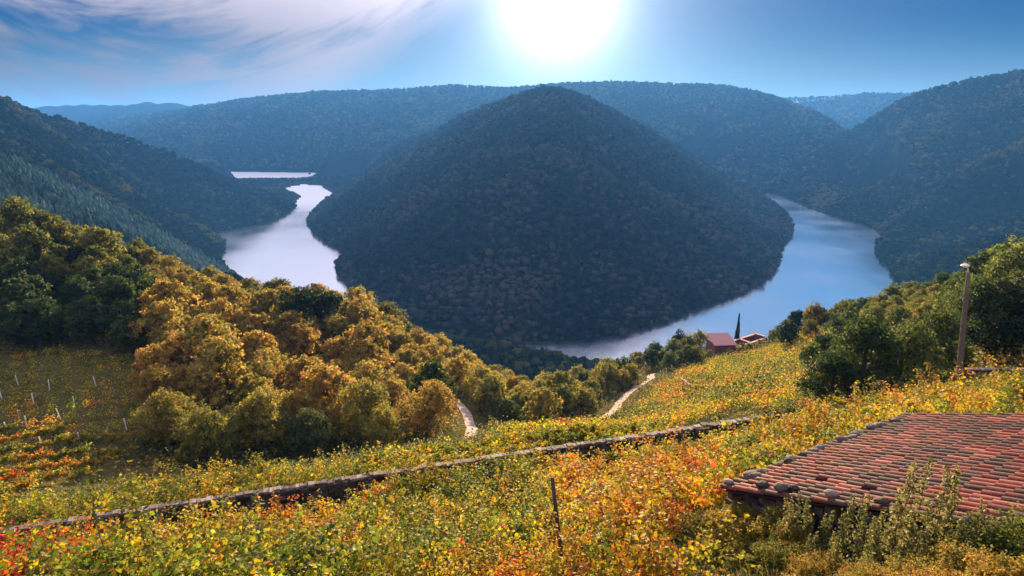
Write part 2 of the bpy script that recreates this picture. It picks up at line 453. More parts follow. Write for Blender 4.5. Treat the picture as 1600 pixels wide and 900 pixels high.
# ------------------------------------------------------------------ far woods
def ico(sub):
    import bmesh
    bm = bmesh.new(); bmesh.ops.create_icosphere(bm, subdivisions=sub, radius=1.)
    v = np.array([q.co[:] for q in bm.verts]); f = np.array([[q.index for q in t.verts] for t in bm.faces]); bm.free()
    return v, f
def blobs(sub, n, pointy, rg):
    res = []
    v0, f0 = ico(sub)
    for k in range(n):
        v = v0.copy()
        bump = np.zeros(len(v))
        for q in range(9):
            d = rg.normal(size=3); d /= np.linalg.norm(d)
            bump += .32 * np.exp(-((v - d) ** 2).sum(1) / .22) * rg.uniform(.3, 1.)
        v = v * (.72 + bump + rg.normal(size=len(v)) * .13)[:, None]
        if pointy:
            t = np.clip((v[:, 2] + 1) / 2, 0, 1); v[:, :2] *= (1.05 - .72 * t)[:, None]; v[:, 2] *= 1.35
        v[:, 2] = v[:, 2] * .62 + .45
        res.append(v)
    return res, f0

def wood_material(name, dark, mid, light):
    m, nt, N, L = mat(name)
    at = attr(N); sa = N.new('ShaderNodeSeparateColor'); L.new(at.outputs['Color'], sa.inputs[0])
    p = geo_pos(N)
    fine = noise(N, L, 1.1, 3, .7, p)
    f = math_(N, L, 'ADD', sa.outputs[0], math_(N, L, 'MULTIPLY', math_(N, L, 'SUBTRACT', fine, .5), .7), True)
    c = ramp(N, L, f, [(.1, dark), (.5, mid), (.92, light)])
    bp = N.new('ShaderNodeBump'); bp.inputs['Strength'].default_value = 1.; bp.inputs['Distance'].default_value = 1.2; L.new(noise(N, L, .9, 3, .7, p), bp.inputs['Height'])
    b = N.new('ShaderNodeBsdfDiffuse'); L.new(c, b.inputs['Color']); L.new(bp.outputs[0], b.inputs['Normal'])
    t = N.new('ShaderNodeBsdfTranslucent'); L.new(c, t.inputs['Color'])
    mx = N.new('ShaderNodeMixShader'); mx.inputs[0].default_value = .25
    L.new(b.outputs[0], mx.inputs[1]); L.new(t.outputs[0], mx.inputs[2])
    out(N, L, mx.outputs[0]); return m

W_green = wood_material('broadleaf wood', (.010,.022,.010), (.028,.044,.018), (.12,.11,.03))
W_pine = wood_material('pine wood', (.045,.085,.075), (.095,.165,.14), (.17,.24,.19))
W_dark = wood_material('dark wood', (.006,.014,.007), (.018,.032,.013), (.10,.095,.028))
W_brown = wood_material('mixed autumn wood', (.014,.018,.017), (.034,.036,.031), (.085,.07,.055))

rgf = np.random.default_rng(19)
def scatter(r0, r1, size_fn, amax=47.):
    """jittered points over the ring sector, about one per tree"""
    xs = []; ys = []; ss = []
    r = r0
    while r < r1:
        s = size_fn(r); n = int(2 * math.radians(amax) * r / s)
        a = (np.arange(n) + rgf.uniform(0, 1, n)) / n * 2 * math.radians(amax) - math.radians(amax)
        rr = r + rgf.uniform(-.5, .5, n) * s
        xs.append(rr * np.sin(a)); ys.append(rr * np.cos(a)); ss.append(np.full(n, s)); r += s * .9
    return np.concatenate(xs), np.concatenate(ys), np.concatenate(ss)
sx, sy, ss = scatter(222., 4400., lambda r: 4.4 + r / 300.)
# the pine spur is planted more densely
ex, ey, es = scatter(300., 900., lambda r: 4.0 + r / 260., 46.)
k_ = (ex < -130) & (ey < 1000) & (tent(ex, ey, CR_C, .38, 20) > tent(ex, ey, CR_B, .5) - 5) & (tent(ex, ey, CR_C, .38, 20) > 0)
sx = np.concatenate([sx, ex[k_]]); sy = np.concatenate([sy, ey[k_]]); ss = np.concatenate([ss, es[k_] + 1])
_, dr = far_height(sx, sy)
wet = inside(sx, sy, RIVW) | inside(sx, sy, FARW)
ok, sz = seen(sx, sy, 8.)
keep = ok & ~wet & (dr > np.where(sy > 1450, 12., 1.4))
sx, sy, ss, sz, dr = sx[keep], sy[keep], ss[keep], sz[keep], dr[keep]
pen = inside(sx, sy, PEN)
dC, _ = seg_dist(sx, sy, [P(*c)[:2] for c in CR_C], False)
pineC = (sx < -200) & (sy < 1000) & (tent(sx, sy, CR_C, .38, 20) > tent(sx, sy, CR_B, .5) - 5) & (tent(sx, sy, CR_C, .38, 20) > 0)
print('far trees', len(sx), pen.sum(), pineC.sum())
blob_hi, f_hi = blobs(2, 8, False, rgf); blob_hp, _ = blobs(2, 6, True, rgf)
blob_lo, f_lo = blobs(1, 8, False, rgf); blob_lp, _ = blobs(1, 6, True, rgf)
def wood(name, mask, material, label, bright=None):
    rr = np.sqrt(sx ** 2 + sy ** 2)
    for part in (0,):
        VV = []; FF = []; CC = []; o = 0
        idx = np.where(mask)[0]
        if not len(idx): return
        for i in idx:
            hi = rr[i] < 900
            pine = pineC[i] or rgf.random() < .18
            lst = (blob_hp if pine else blob_hi) if hi else (blob_lp if pine else blob_lo)
            f = f_hi if hi else f_lo
            v = lst[rgf.integers(len(lst))] * (np.array([.72, .72, .9]) if pineC[i] else 1.); s = ss[i] * rgf.uniform(.38, .86) * (.78 if pine else 1.) * (.95 if pineC[i] else 1.) * (.45 if (sx[i] < -380 and 1560 < sy[i] < 2170) else 1.)
            a = rgf.uniform(0, 2 * PI); ca, sa = math.cos(a), math.sin(a)
            q = np.empty_like(v); q[:, 0] = (v[:, 0] * ca - v[:, 1] * sa) * s + sx[i]; q[:, 1] = (v[:, 0] * sa + v[:, 1] * ca) * s + sy[i]
            q[:, 2] = v[:, 2] * s * rgf.uniform(1., 1.5) * (1.35 if pine else 1.) + sz[i] - .1 * s
            VV.append(q); FF.append(f + o); o += len(v)
            patch = fbm(np.array([sx[i]]), np.array([sy[i]]), 70., 3, 77)[0]
            t = .45 + patch * .7 + rgf.normal() * .2 + (-.12 if pine and not pineC[i] else 0)
            CC.append(np.full((len(v), 3), np.clip(t, 0, 1)))
        ob = link(name, mk_mesh(name, np.concatenate(VV), np.concatenate(FF), [material], False, np.concatenate(CC)))
        tag(ob, label, 'woodland', kind='stuff')
ez = tent(sx, sy, CR_E4, .42, 10)
right = (sx > 150) & ~pen & (sy < 1900)
left = (sx < -150) & ~pen & ~pineC & (sy < 1700)
wood('hill_wood', pen, W_brown, 'dense wood covering the cone-shaped hill inside the river bend')
wood('pine_wood', pineC & ~pen, W_pine, 'blue-green pine wood on the low spur above the river')
wood('valley_wood', right, W_green, 'dark wood on the slope rising beside the blue arm of the river')
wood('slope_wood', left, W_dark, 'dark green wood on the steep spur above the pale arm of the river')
wood('ridge_wood', ~pen & ~pineC & ~right & ~left, W_green, 'hazy wood on the far ridges and along the near river bank')
# ------------------------------------------------------------------ leafy plants
TREE_RAMP = [(0., (.022,.045,.012)), (.3, (.06,.10,.02)), (.55, (.20,.19,.03)), (.78, (.36,.21,.04)), (1., (.30,.085,.025))]
VINE_RAMP = [(0., (.035,.07,.010)), (.28, (.16,.23,.02)), (.5, (.50,.40,.018)), (.68, (.62,.25,.018)), (.84, (.58,.075,.015)), (1., (.30,.02,.02))]
M_tree = leaf_material('tree leaves', TREE_RAMP, .58, .45)
M_vine = leaf_material('vine leaves', VINE_RAMP, .55, .62)
def bark_material(name, c1, c2, sc=6.):
    m, nt, N, L = mat(name); tcn = N.new('ShaderNodeTexCoord'); mp = N.new('ShaderNodeMapping'); L.new(tcn.outputs['Object'], mp.inputs[0]); mp.inputs['Scale'].default_value = (3, 3, .7)
    f = noise(N, L, sc, 6, .7, mp.outputs[0]); c = ramp(N, L, f, [(.3, c1), (.7, c2)])
    b = N.new('ShaderNodeBsdfPrincipled'); L.new(c, b.inputs['Base Color']); b.inputs['Roughness'].default_value = .9
    bp = N.new('ShaderNodeBump'); bp.inputs['Distance'].default_value = .03; L.new(f, bp.inputs['Height']); L.new(bp.outputs[0], b.inputs['Normal'])
    out(N, L, b.outputs[0]); return m
M_bark = bark_material('bark', (.03,.022,.016), (.12,.09,.065))
M_cane = bark_material('vine wood', (.05,.03,.02), (.17,.10,.06))
M_wood = bark_material('weathered post', (.05,.04,.035), (.19,.15,.125), 5.)
M_stake = bark_material('dark stake', (.03,.02,.018), (.10,.065,.05), 5.)

def tree_proto(seed, H, R, nleaf, ls, kind='round'):
    rg = np.random.default_rng(seed); b = MB(); lean = rg.normal(size=2) * .04 * H
    base_h = {'round': .22, 'pine': .45, 'cypress': .05, 'bush': .02, 'pale': .05}[kind] * H
    tp = [np.array([lean[0] * t + .12 * math.sin(3 * t + seed), lean[1] * t, t * H * .82]) for t in np.linspace(0, 1, 7)]
    b.tube(tp, np.linspace(.045, .008, 7) * H * (.6 if kind in ('bush', 'pale', 'cypress') else 1), 7)
    lob = []
    n = {'round': 16, 'pine': 13, 'cypress': 9, 'bush': 11, 'pale': 14}[kind]
    for k in range(n):
        a = k * 2.399 + rg.uniform(-.5, .5)
        if kind == 'cypress':
            t = k / (n - 1); c = np.array([0, 0, (.1 + .82 * t) * H]); r = R * (1.05 - .8 * t) ; rz = .16 * H
        elif kind == 'pine':
            t = rg.uniform(0, 1); q = R * .78 * math.sqrt(rg.uniform(.05, 1)) * (1 - .35 * t)
            c = np.array([q * math.cos(a), q * math.sin(a), H * (.5 + .42 * t)]); r = R * rg.uniform(.3, .46); rz = r * .6
        else:
            t = (k + .5) / n; z = base_h + (H * .86 - base_h) * t; q = R * .66 * math.sin(PI * min(1, .18 + .80 * t)) * rg.uniform(.65, 1.12)
            c = np.array([q * math.cos(a), q * math.sin(a), z]); r = R * rg.uniform(.30, .50); rz = r * rg.uniform(.7, .95)
        c[:2] += lean * c[2] / H
        lob.append((c, r, rz))
        p0 = np.array(tp[min(5, int(6 * c[2] / H * .7))]); m = (p0 + c) / 2 + rg.normal(size=3) * .06 * H * np.array([1, 1, .5])
        if kind != 'cypress': b.tube([p0, m, c], [.014 * H, .009 * H, .003 * H], 5)
    trunk = b.mesh('trunk', [M_bark], True)
    per = nleaf // len(lob); CC = []; NN = []; TT = []
    for (c, r, rz) in lob:
        # each lobe is made of sprigs of leaves, so the surface is broken and the gaps show through
        ns = max(6, per // 14); d = rg.normal(size=(ns, 3)); d[:, 2] = d[:, 2] * .9 + .25; d /= np.linalg.norm(d, axis=1)[:, None]
        sc = c + d * np.array([r, r, rz]) * rg.uniform(.55, 1.12, (ns, 1))
        sh = rg.uniform(.2, .8, ns) ; lv = np.repeat(np.arange(ns), 14)
        off = rg.normal(size=(len(lv), 3)) * r * .12
        cc = sc[lv] + off
        nn = d[lv] * .6 + rg.normal(size=(len(lv), 3)) * .55 + np.array([0, 0, .35])
        CC.append(cc); NN.append(nn); bs_ = rg.uniform(0, 1, ns); TT.append(np.stack([np.clip(sh[lv] + rg.normal(size=len(lv)) * .14, 0, 1), np.clip(bs_[lv] * .75 + rg.uniform(0, .3, len(lv)), 0, 1), np.zeros(len(lv))], 1))
    cc = np.concatenate(CC); V, F, T = leaves(cc, np.concatenate(NN), ls * rg.uniform(.6, 1.3, len(cc)), np.concatenate(TT), False, rg)
    return trunk, mk_mesh('crown', V, F, [M_tree], False, T)

PROTO = {
 'round': [tree_proto(100 + k, 7., 3.3 + .25 * (k % 3), 5600, .30, 'round') for k in range(6)],
 'fine':  [tree_proto(150 + k, 6.5, 3.1, 9500, .19, 'round') for k in range(4)],
 'pine':  [tree_proto(200 + k, 9., 3.4, 5200, .26, 'pine') for k in range(2)],
 'cypress': [tree_proto(220, 5.2, .85, 6000, .16, 'cypress')],
 'bush': [tree_proto(240 + k, 2.6, 1.9, 2600, .19, 'bush') for k in range(4)],
 'brush': [tree_proto(250 + k, 2.6, 1.9, 9000, .10, 'bush') for k in range(3)],
 'pale': [tree_proto(260, 6., 4., 6500, .24, 'pale')],
}
def put_plant(kind, name, x, y, sc, hue, bright, label, cat, group=None, parts=('trunk', 'crown'), stretch=1., z=None):
    tr_, cr_ = PROTO[kind][rng.integers(len(PROTO[kind]))]
    zz = float(height(np.array([x]), np.array([y]))[0]) if z is None else z
    o = empty(name, (x, y, zz - .05), label, cat, group, rng.uniform(0, 2 * PI), sc)
    o.scale = (sc, sc, sc * stretch)
    t = link(parts[0], tr_, o); c = link(parts[1], cr_, o); c.color = (hue, bright, 1, 1)
    return o

# coarse picture of what is already covered, nearest things first: hidden plants are left out
MW, MH = 320, 180
mask = np.zeros((MH, MW), bool)
def disc(x, y, z, r, put=True, k=.72):
    px, py, dep = proj(np.array([x]), np.array([y]), np.array([z])); px, py, dep = px[0] / 5, py[0] / 5, dep[0]
    rr = max(1., r * k * FPX / dep / 5)
    x0, x1, y0, y1 = int(px - rr), int(px + rr) + 1, int(py - rr), int(py + rr) + 1
    if x1 < 0 or y1 < 0 or x0 >= MW or y0 >= MH: return 0
    yy, xx = np.mgrid[y0:y1 + 1, x0:x1 + 1]; ins = ((xx - px) ** 2 + (yy - py) ** 2 <= rr * rr)
    tot = ins.sum(); ok = ins & (xx >= 0) & (xx < MW) & (yy >= 0) & (yy < MH)
    a, b = yy[ok], xx[ok]
    free = (~mask[a, b]).sum()
    if put: mask[a, b] = True
    return free / max(tot, 1)

def inpoly1(px, py, poly): return bool(inside(np.array([float(px)]), np.array([float(py)]), poly)[0])

# ------------------------------------------------------------------ terrace wall
WALLP = [(-120,850,25.5),(0,828,27),(200,797,29),(420,765,31.7),(600,738,34),(800,708,36.8),(1000,680,39.8),(1100,664,41.4),(1192,650,43)]
wp = np.array([P(*q) for q in WALLP])
def wall_at(t):
    k = np.clip(t, 0, len(wp) - 1.0001); i = int(k); f = k - i; return wp[i] * (1 - f) + wp[i + 1] * f
def stone_material(name, c1, c2, c3, scale):
    m, nt, N, L = mat(name); p = geo_pos(N); at = attr(N); sa = N.new('ShaderNodeSeparateColor'); L.new(at.outputs['Color'], sa.inputs[0])
    n1 = noise(N, L, scale, 8, .7, p); f = math_(N, L, 'ADD', math_(N, L, 'MULTIPLY', sa.outputs[0], .6), math_(N, L, 'MULTIPLY', n1, .5))
    c = ramp(N, L, f, [(.25, c1), (.5, c2), (.8, c3)])
    b = N.new('ShaderNodeBsdfPrincipled'); L.new(c, b.inputs['Base Color']); b.inputs['Roughness'].default_value = .85; b.inputs['Specular IOR Level'].default_value = .3
    bp = N.new('ShaderNodeBump'); bp.inputs['Distance'].default_value = .03; bp.inputs['Strength'].default_value = .8; L.new(n1, bp.inputs['Height']); L.new(bp.outputs[0], b.inputs['Normal'])
    out(N, L, b.outputs[0]); return m
M_shade_lichen = stone_material('shade-painted and lichened schist', (.012,.010,.010), (.04,.033,.03), (.10,.085,.08), 7.)  # schist darkened to paint shade on wall faces; also for lichened roof stones
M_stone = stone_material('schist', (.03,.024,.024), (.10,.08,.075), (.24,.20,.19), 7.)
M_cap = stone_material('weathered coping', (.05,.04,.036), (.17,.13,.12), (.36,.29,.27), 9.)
def rock_box(b, c, ax, ay, az, rg, jit=.16, tint=None):
    s = [(-1,-1,-1),(1,-1,-1),(1,1,-1),(-1,1,-1),(-1,-1,1),(1,-1,1),(1,1,1),(-1,1,1)]
    V = [np.asarray(c) + (i + rg.normal() * jit) * ax * .96 + (j + rg.normal() * jit) * ay * .96 + (k + rg.normal() * jit) * az * .96 for i, j, k in s]
    b.add(V, [(0,3,2,1),(4,5,6,7),(0,1,5,4),(1,2,6,5),(2,3,7,6),(3,0,4,7)], float(np.clip(rg.normal(.5, .22), 0, 1)) if tint is None else tint)
rgw = np.random.default_rng(5)
wb = MB(); wc = MB()
tt = []; t = 0.
segl = np.linalg.norm(np.diff(wp, axis=0), axis=1)
def adv(t, d): return t + d / segl[min(int(t), len(segl) - 1)]
UP = np.array([0, 0, 1.])
for course in range(6):
    t = rgw.uniform(0, .05)
    hh = .26
    while t < len(wp) - 1.02:
        ln = rgw.uniform(.3, .7); a = wall_at(t); t2 = adv(t, ln); bb = wall_at(t2); c = (a + bb) / 2
        dv = (bb - a) / 2; nn = np.cross(UP, dv); nn /= np.linalg.norm(nn) + 1e-9
        for sgn in (-1, 1):
            if sgn == 1 and course > 1: continue
            rock_box(wb, c - UP * (.16 + hh * (course + .5)) + nn * sgn * .14, dv * .94, nn * (.12 + rgw.uniform(-.02, .03)), UP * hh * .48, rgw, .07)
        t = t2
t = 0.
while t < len(wp) - 1.02:
    ln = rgw.uniform(.18, .5); a = wall_at(t); t2 = adv(t, ln); bb = wall_at(t2); c = (a + bb) / 2; dv = (bb - a) / 2; nn = np.cross(UP, dv); nn /= np.linalg.norm(nn) + 1e-9
    rock_box(wc, c - UP * .06 + UP * rgw.normal() * .025 + nn * rgw.normal() * .03, dv * 1.0, nn * rgw.uniform(.15, .24), UP * .07, rgw, .12); t = t2
# the rough core behind the faces
for k in range(len(wp) - 1):
    a, bb = wp[k], wp[k + 1]; dv = (bb - a) / 2; nn = np.cross(UP, dv); nn /= np.linalg.norm(nn)
    wb.box((a + bb) / 2 - UP * .95, dv, nn * .12, UP * .76, .1)
we = empty('terrace_wall', tuple(wp[4] - UP * 1.7), 'long low dry stone wall with pale coping crossing the vineyard terrace', 'wall')
def rel(mb, origin):
    mb.v = [v - np.asarray(origin) for v in mb.v]; return mb
link('wall_face', rel(wb, wp[4] - UP * 1.7).mesh('wall_face', [M_shade_lichen]), we)
link('coping', rel(wc, wp[4] - UP * 1.7).mesh('coping', [M_cap]), we)

# ------------------------------------------------------------------ tiled barn
def tile_material():
    m, nt, N, L = mat('clay roof tile'); p = geo_pos(N); at = attr(N); sa = N.new('ShaderNodeSeparateColor'); L.new(at.outputs['Color'], sa.inputs[0])
    n1 = noise(N, L, 1.1, 6, .62, p); n2 = noise(N, L, 14., 6, .7, p)
    c = ramp(N, L, sa.outputs[0], [(0., (.07,.016,.015)), (.5, (.21,.042,.033)), (1., (.38,.12,.095))])
    c = mix(N, L, 1., c, ramp(N, L, n2, [(.3, (.6,.6,.6)), (.7, (1.2,1.2,1.2))]), 'MULTIPLY')
    dark = N.new('ShaderNodeMapRange'); L.new(math_(N, L, 'ADD', math_(N, L, 'ADD', math_(N, L, 'MULTIPLY', n1, .8), math_(N, L, 'MULTIPLY', n2, .25)), math_(N, L, 'MULTIPLY', sa.outputs[1], .22)), dark.inputs[0]); dark.inputs[1].default_value = .56; dark.inputs[2].default_value = .67
    c = mix(N, L, math_(N, L, 'MULTIPLY', dark.outputs[0], .85), c, (.035,.028,.03))
    b = N.new('ShaderNodeBsdfPrincipled'); L.new(c, b.inputs['Base Color']); b.inputs['Roughness'].default_value = .75; b.inputs['Specular IOR Level'].default_value = .15
    bp = N.new('ShaderNodeBump'); bp.inputs['Distance'].default_value = .01; L.new(n2, bp.inputs['Height']); L.new(bp.outputs[0], b.inputs['Normal'])
    out(N, L, b.outputs[0]); return m
M_tile = tile_material()
E0 = P(1130, 765, 15.)                                    # near low corner of the roof
eb = np.array([.875, .485, 0.]); eb /= np.linalg.norm(eb)      # along the eave
ea = np.array([.485, -.875, .445]); ea /= np.linalg.norm(ea)   # up the slope
en = np.cross(ea, eb); en *= np.sign(en[2])
RL = 7.4; RW = 9.0
barn = empty('stone_barn', tuple(E0 + ea * 2 + eb * 3 - UP * 3), 'stone barn under a lichen-blotched red clay tile roof beside the vines', 'barn')
bo = E0 + ea * 2 + eb * 3 - UP * 3
rb = MB(); rgt = np.random.default_rng(12)
pitch = .275; tl = .48
nrow = int(RW / pitch); ncol = int(RL / tl)
for i in range(nrow + 1):
    wob = rgt.normal() * .012
    for j in range(ncol):
        sag = -.05 * math.sin(PI * i / nrow) * math.sin(PI * j / ncol)
        for cover in (1, 0):
            if cover == 0 and i == nrow: continue
            if cover and rgt.random() < .012: continue
            slip = rgt.uniform(-.16, -.05) if cover and rgt.random() < .03 else 0.
            p0 = E0 + eb * ((i + (0 if cover else .5)) * pitch + wob + rgt.normal() * .01) + ea * (j * tl + slip + rgt.normal() * .02) + en * (sag + (.05 if cover else .0))
            skew = eb * rgt.normal() * .012
            R0, R1 = (.102, .084) if cover else (.102, .116)
            seg = 8; V = []
            for e, (rad, u, lift) in enumerate(((R0, -.03, .022), (R1, tl + .05, .0))):
                for q in range(seg + 1):
                    th = PI * q / seg
                    for rr in (rad, rad - .016):
                        ht = math.sin(th) * rr * (1 if cover else -1)
                        V.append(p0 + ea * u + skew * e + eb * math.cos(th) * rr + en * (ht + lift + (0 if cover else .10)))
            F = []; m_ = 2 * (seg + 1)
            for q in range(seg):
                a0 = 2 * q
                F.append((a0, a0 + 2, m_ + a0 + 2, m_ + a0)); F.append((a0 + 1, m_ + a0 + 1, m_ + a0 + 3, a0 + 3)); F.append((a0, a0 + 1, a0 + 3, a0 + 2))
            edge = .35 if (i < 1 or j == 0) else 0
            rb.add(V, F, (float(np.clip(rgt.normal(.55, .22), 0, 1)) * (1 if cover else .3), float(np.clip(rgt.uniform(0, .8) + edge + (0 if cover else .5), 0, 1)), 0))
# boards under the tiles
rb.box(E0 + eb * RW / 2 + ea * RL / 2 - en * .03, eb * RW / 2, ea * RL / 2, en * .02, (.1, 1, 0))
link('roof', rel(rb, bo).mesh('roof', [M_tile]), barn)
wallm = MB()
def stone_face(b, o, du, length, htf, nn, rg, th=.22):
    u = 0.
    hh = .24
    for c in range(16):
        u = rg.uniform(-.2, 0)
        while u < length:
            ln = rg.uniform(.25, .6); uc = u + ln / 2
            top = htf(min(max(uc, 0), length))
            zc = top - hh * (c + .5)
            if c < 12: rock_box(b, o + du * uc + UP * zc, du * ln / 2 * .95, nn * th, UP * hh * .47, rg, .07)
            u += ln
# gable side (towards the camera) and low side under the eave
ah = np.array([ea[0], ea[1], 0]); kk = ea[2] / np.linalg.norm(ah); ah /= np.linalg.norm(ah)
stone_face(wallm, E0 + eb * .35 + ah * .2 - UP * .06, ah, 6.4, lambda u: u * kk, eb, rgt)
g1_ = link('wall', rel(wallm, bo).mesh('wall', [M_shade_lichen]), barn)
wallm = MB(); stone_face(wallm, E0 + eb * .35 + ah * .28 - UP * .06, eb, 8.3, lambda u: 0., ah, rgt)
link('wall', rel(wallm, bo).mesh('wall', [M_shade_lichen]), barn)
for k in range(7):
    u = .3 + k * 1.05; beam = MB()
    beam.box(E0 + ea * u - en * .12 + eb * .12, eb * .22, ea * .05, en * .06, .3)
    link('rafter', rel(beam, bo).mesh('rafter', [M_stake]), barn)
# loose stones that weigh the tiles down
def stone_thing(c, r, label, group, name='roof_stone', cat='stone', squash=.5):
    v, f = ico(2); d = rgt.normal(size=(9, 3)); d /= np.linalg.norm(d, axis=1)[:, None]
    v = v * (1 + .22 * (np.maximum(0, v @ d.T - .3)).sum(1) * rgt.choice([-1, -.6]) + .25 + rgt.normal(size=len(v)) * .05)[:, None]
    o = link(name, mk_mesh(name, v * r * np.array([1.1, .9, squash]), f, [M_stone if 'rock' == name or rgt.random() < .3 else M_shade_lichen], False, np.full((len(v), 3), rgt.uniform(.3, .9))), None, tuple(c))
    tag(o, label, cat, group); return o
for u in (.15, 1.35, 2.05, 2.25, 3.3, 4.75):
    stone_thing(E0 + ea * (u + rgt.normal() * .08) + eb * (.1 + abs(rgt.normal()) * .12) + en * .22, rgt.uniform(.12, .2), 'loose grey stone weighing down the tiles on the near verge of the barn roof', 'stones along the barn verge')
for k in range(26):
    u = rgt.uniform(.1, 8.8)
    stone_thing(E0 + ea * (.1 + abs(rgt.normal()) * .12) + eb * u + en * .15, rgt.uniform(.07, .19), 'dark lichened stone laid on the low eave tiles of the barn roof', 'stones along the barn eave')

# ------------------------------------------------------------------ small reddish farmhouse and its roofless wing
M_pink = stone_material('pinkish render', (.12,.04,.04), (.22,.075,.075), (.34,.15,.145), 3.)
M_pinkroof = stone_material('faded roof', (.30,.13,.13), (.42,.20,.20), (.52,.28,.27), 1.5)
H0 = P(1116, 556, 150.); H1 = P(1149, 545, 150.5); H2 = P(1196, 533, 158.)
d1 = (H1 - H0); d1[2] = 0; L1 = np.linalg.norm(d1); d1 /= L1; nb = np.array([-d1[1], d1[0], 0])
house = empty('farmhouse', tuple(H0), 'small reddish stone farmhouse with a pale pink roof below the vineyard', 'house')
gz = min(H0[2], H1[2]) - 1.5; tz = H0[2] + 2.9
hb = MB(); hw = L1; hd = 5.5
cc = H0 + d1 * hw / 2 + nb * hd / 2
for sgn, ax, off, ln in ((-1, d1, nb, hw), (1, d1, nb, hw)):
    hb.box((*(cc + off * sgn * (hd / 2 - .2))[:2], (gz + tz) / 2), d1 * hw / 2, nb * .2, UP * (tz - gz) / 2, .35)
for sgn in (-1, 1):
    hb.box((*(cc + d1 * sgn * (hw / 2 - .2))[:2], (gz + tz) / 2 - .01), d1 * .198, nb * (hd / 2 - .4), UP * ((tz - gz) / 2), .3)
link('wall', rel(hb, H0).mesh('wall', [M_pink]), house)
hr = MB(); rn = np.array([0, 0, 1.]); 
hr.add([cc - d1 * (hw / 2 + .3) - nb * (hd / 2 + .3) + UP * (tz - .1 - cc[2]), cc + d1 * (hw / 2 + .3) - nb * (hd / 2 + .3) + UP * (tz - .1 - cc[2]),
        cc + d1 * (hw / 2 + .3) + nb * (hd / 2 + .3) + UP * (tz + 1.1 - cc[2]), cc - d1 * (hw / 2 + .3) + nb * (hd / 2 + .3) + UP * (tz + 1.1 - cc[2]),
        cc - d1 * (hw / 2 + .3) - nb * (hd / 2 + .3) + UP * (tz + .1 - cc[2]), cc + d1 * (hw / 2 + .3) - nb * (hd / 2 + .3) + UP * (tz + .1 - cc[2]),
        cc + d1 * (hw / 2 + .3) + nb * (hd / 2 + .3) + UP * (tz + 1.3 - cc[2]), cc - d1 * (hw / 2 + .3) + nb * (hd / 2 + .3) + UP * (tz + 1.3 - cc[2])],
       [(0,3,2,1),(4,5,6,7),(0,1,5,4),(1,2,6,5),(2,3,7,6),(3,0,4,7)], .6)
link('roof', rel(hr, H0).mesh('roof', [M_pinkroof]), house)
for u in (.3, .7):
    wn = MB(); c_ = H0 + d1 * hw * u - nb * .02; c_[2] = tz - 1.5; wn.box(c_, d1 * .4, nb * .03, UP * .5, .05); link('window', rel(wn, H0).mesh('window', [M_stake]), house)
ruin = empty('roofless_wing', tuple(H1), 'long roofless stone wing with pale wall tops joined to the pink farmhouse', 'ruin')
d2 = H2 - H1; d2[2] = 0; L2 = np.linalg.norm(d2); d2 /= L2; n2_ = np.array([-d2[1], d2[0], 0]); zt = tz - .9
for nm, c0, ax, ln, th in (('wall', H1 + d2 * (L2 / 2 + .1), d2, L2 / 2, n2_), ('wall', H1 + d2 * (L2 / 2 + .1) + n2_ * 3.6, d2, L2 / 2, n2_), ('wall', H1 + d2 * (L2 - .1) + n2_ * 1.8, n2_, 1.5, d2), ('wall', H1 + d2 * L2 * .5 + n2_ * 1.8, n2_, 1.5, d2)):
    rw = MB(); zt_ = zt + (.35 if c0[1] > 158 else 0)
    rw.box((c0[0], c0[1], (zt_ + gz) / 2), ax * ln, th * .28, UP * (zt_ - gz) / 2, .15)
    o_ = link('wall', rel(rw, H1).mesh('wall', [M_pink]), ruin)
    ct = MB(); ct.box((c0[0], c0[1], zt_ + .06), ax * (ln + .05), th * .34, UP * .07, .8); link('wall_top', rel(ct, H1).mesh('wall_top', [M_pinkroof]), o_)

# ------------------------------------------------------------------ lamp post, stakes, vineyard posts, garden wall
pb = P(1497, 600, 42.); pt = P(1513, 425, 42.); 
lp = empty('lamp_post', tuple(pb), 'tall leaning weathered post with a white lamp head above the vines', 'lamp post')
b = MB(); b.tube([(0, 0, -.6)] + [tuple((pt - pb) * k) for k in np.linspace(.0, 1, 6)], np.linspace(.25, .12, 7), 10); link('pole', b.mesh('pole', [M_wood], True), lp)
m, nt_, N_, L_ = mat('white enamel'); bs = N_.new('ShaderNodeBsdfPrincipled'); bs.inputs['Base Color'].default_value = (.8, .82, .85, 1); bs.inputs['Roughness'].default_value = .3; out(N_, L_, bs.outputs[0]); M_white = m
tp_ = pt - pb
b = MB(); b.tube([tp_ + (0, 0, -.1), tp_ + (-.12, -.1, .22), tp_ + (-.35, -.2, .42)], .045, 7); ar = link('arm', b.mesh('arm', [M_white], True), lp)
v, f = ico(3); v = v * np.array([.30, .2, .17]); v[:, 2] *= np.where(v[:, 2] < 0, .5, 1.)
lh = link('lamp_head', mk_mesh('lamp_head', v + tp_ + np.array([-.5, -.25, .5]), f, [M_white], True), lp)
b = MB(); b.tube([tp_ + (-.5, -.25, .44), tp_ + (-.5, -.25, .38)], [.13, .10], 10); link('lens', b.mesh('lens', [M_white], True), lh)

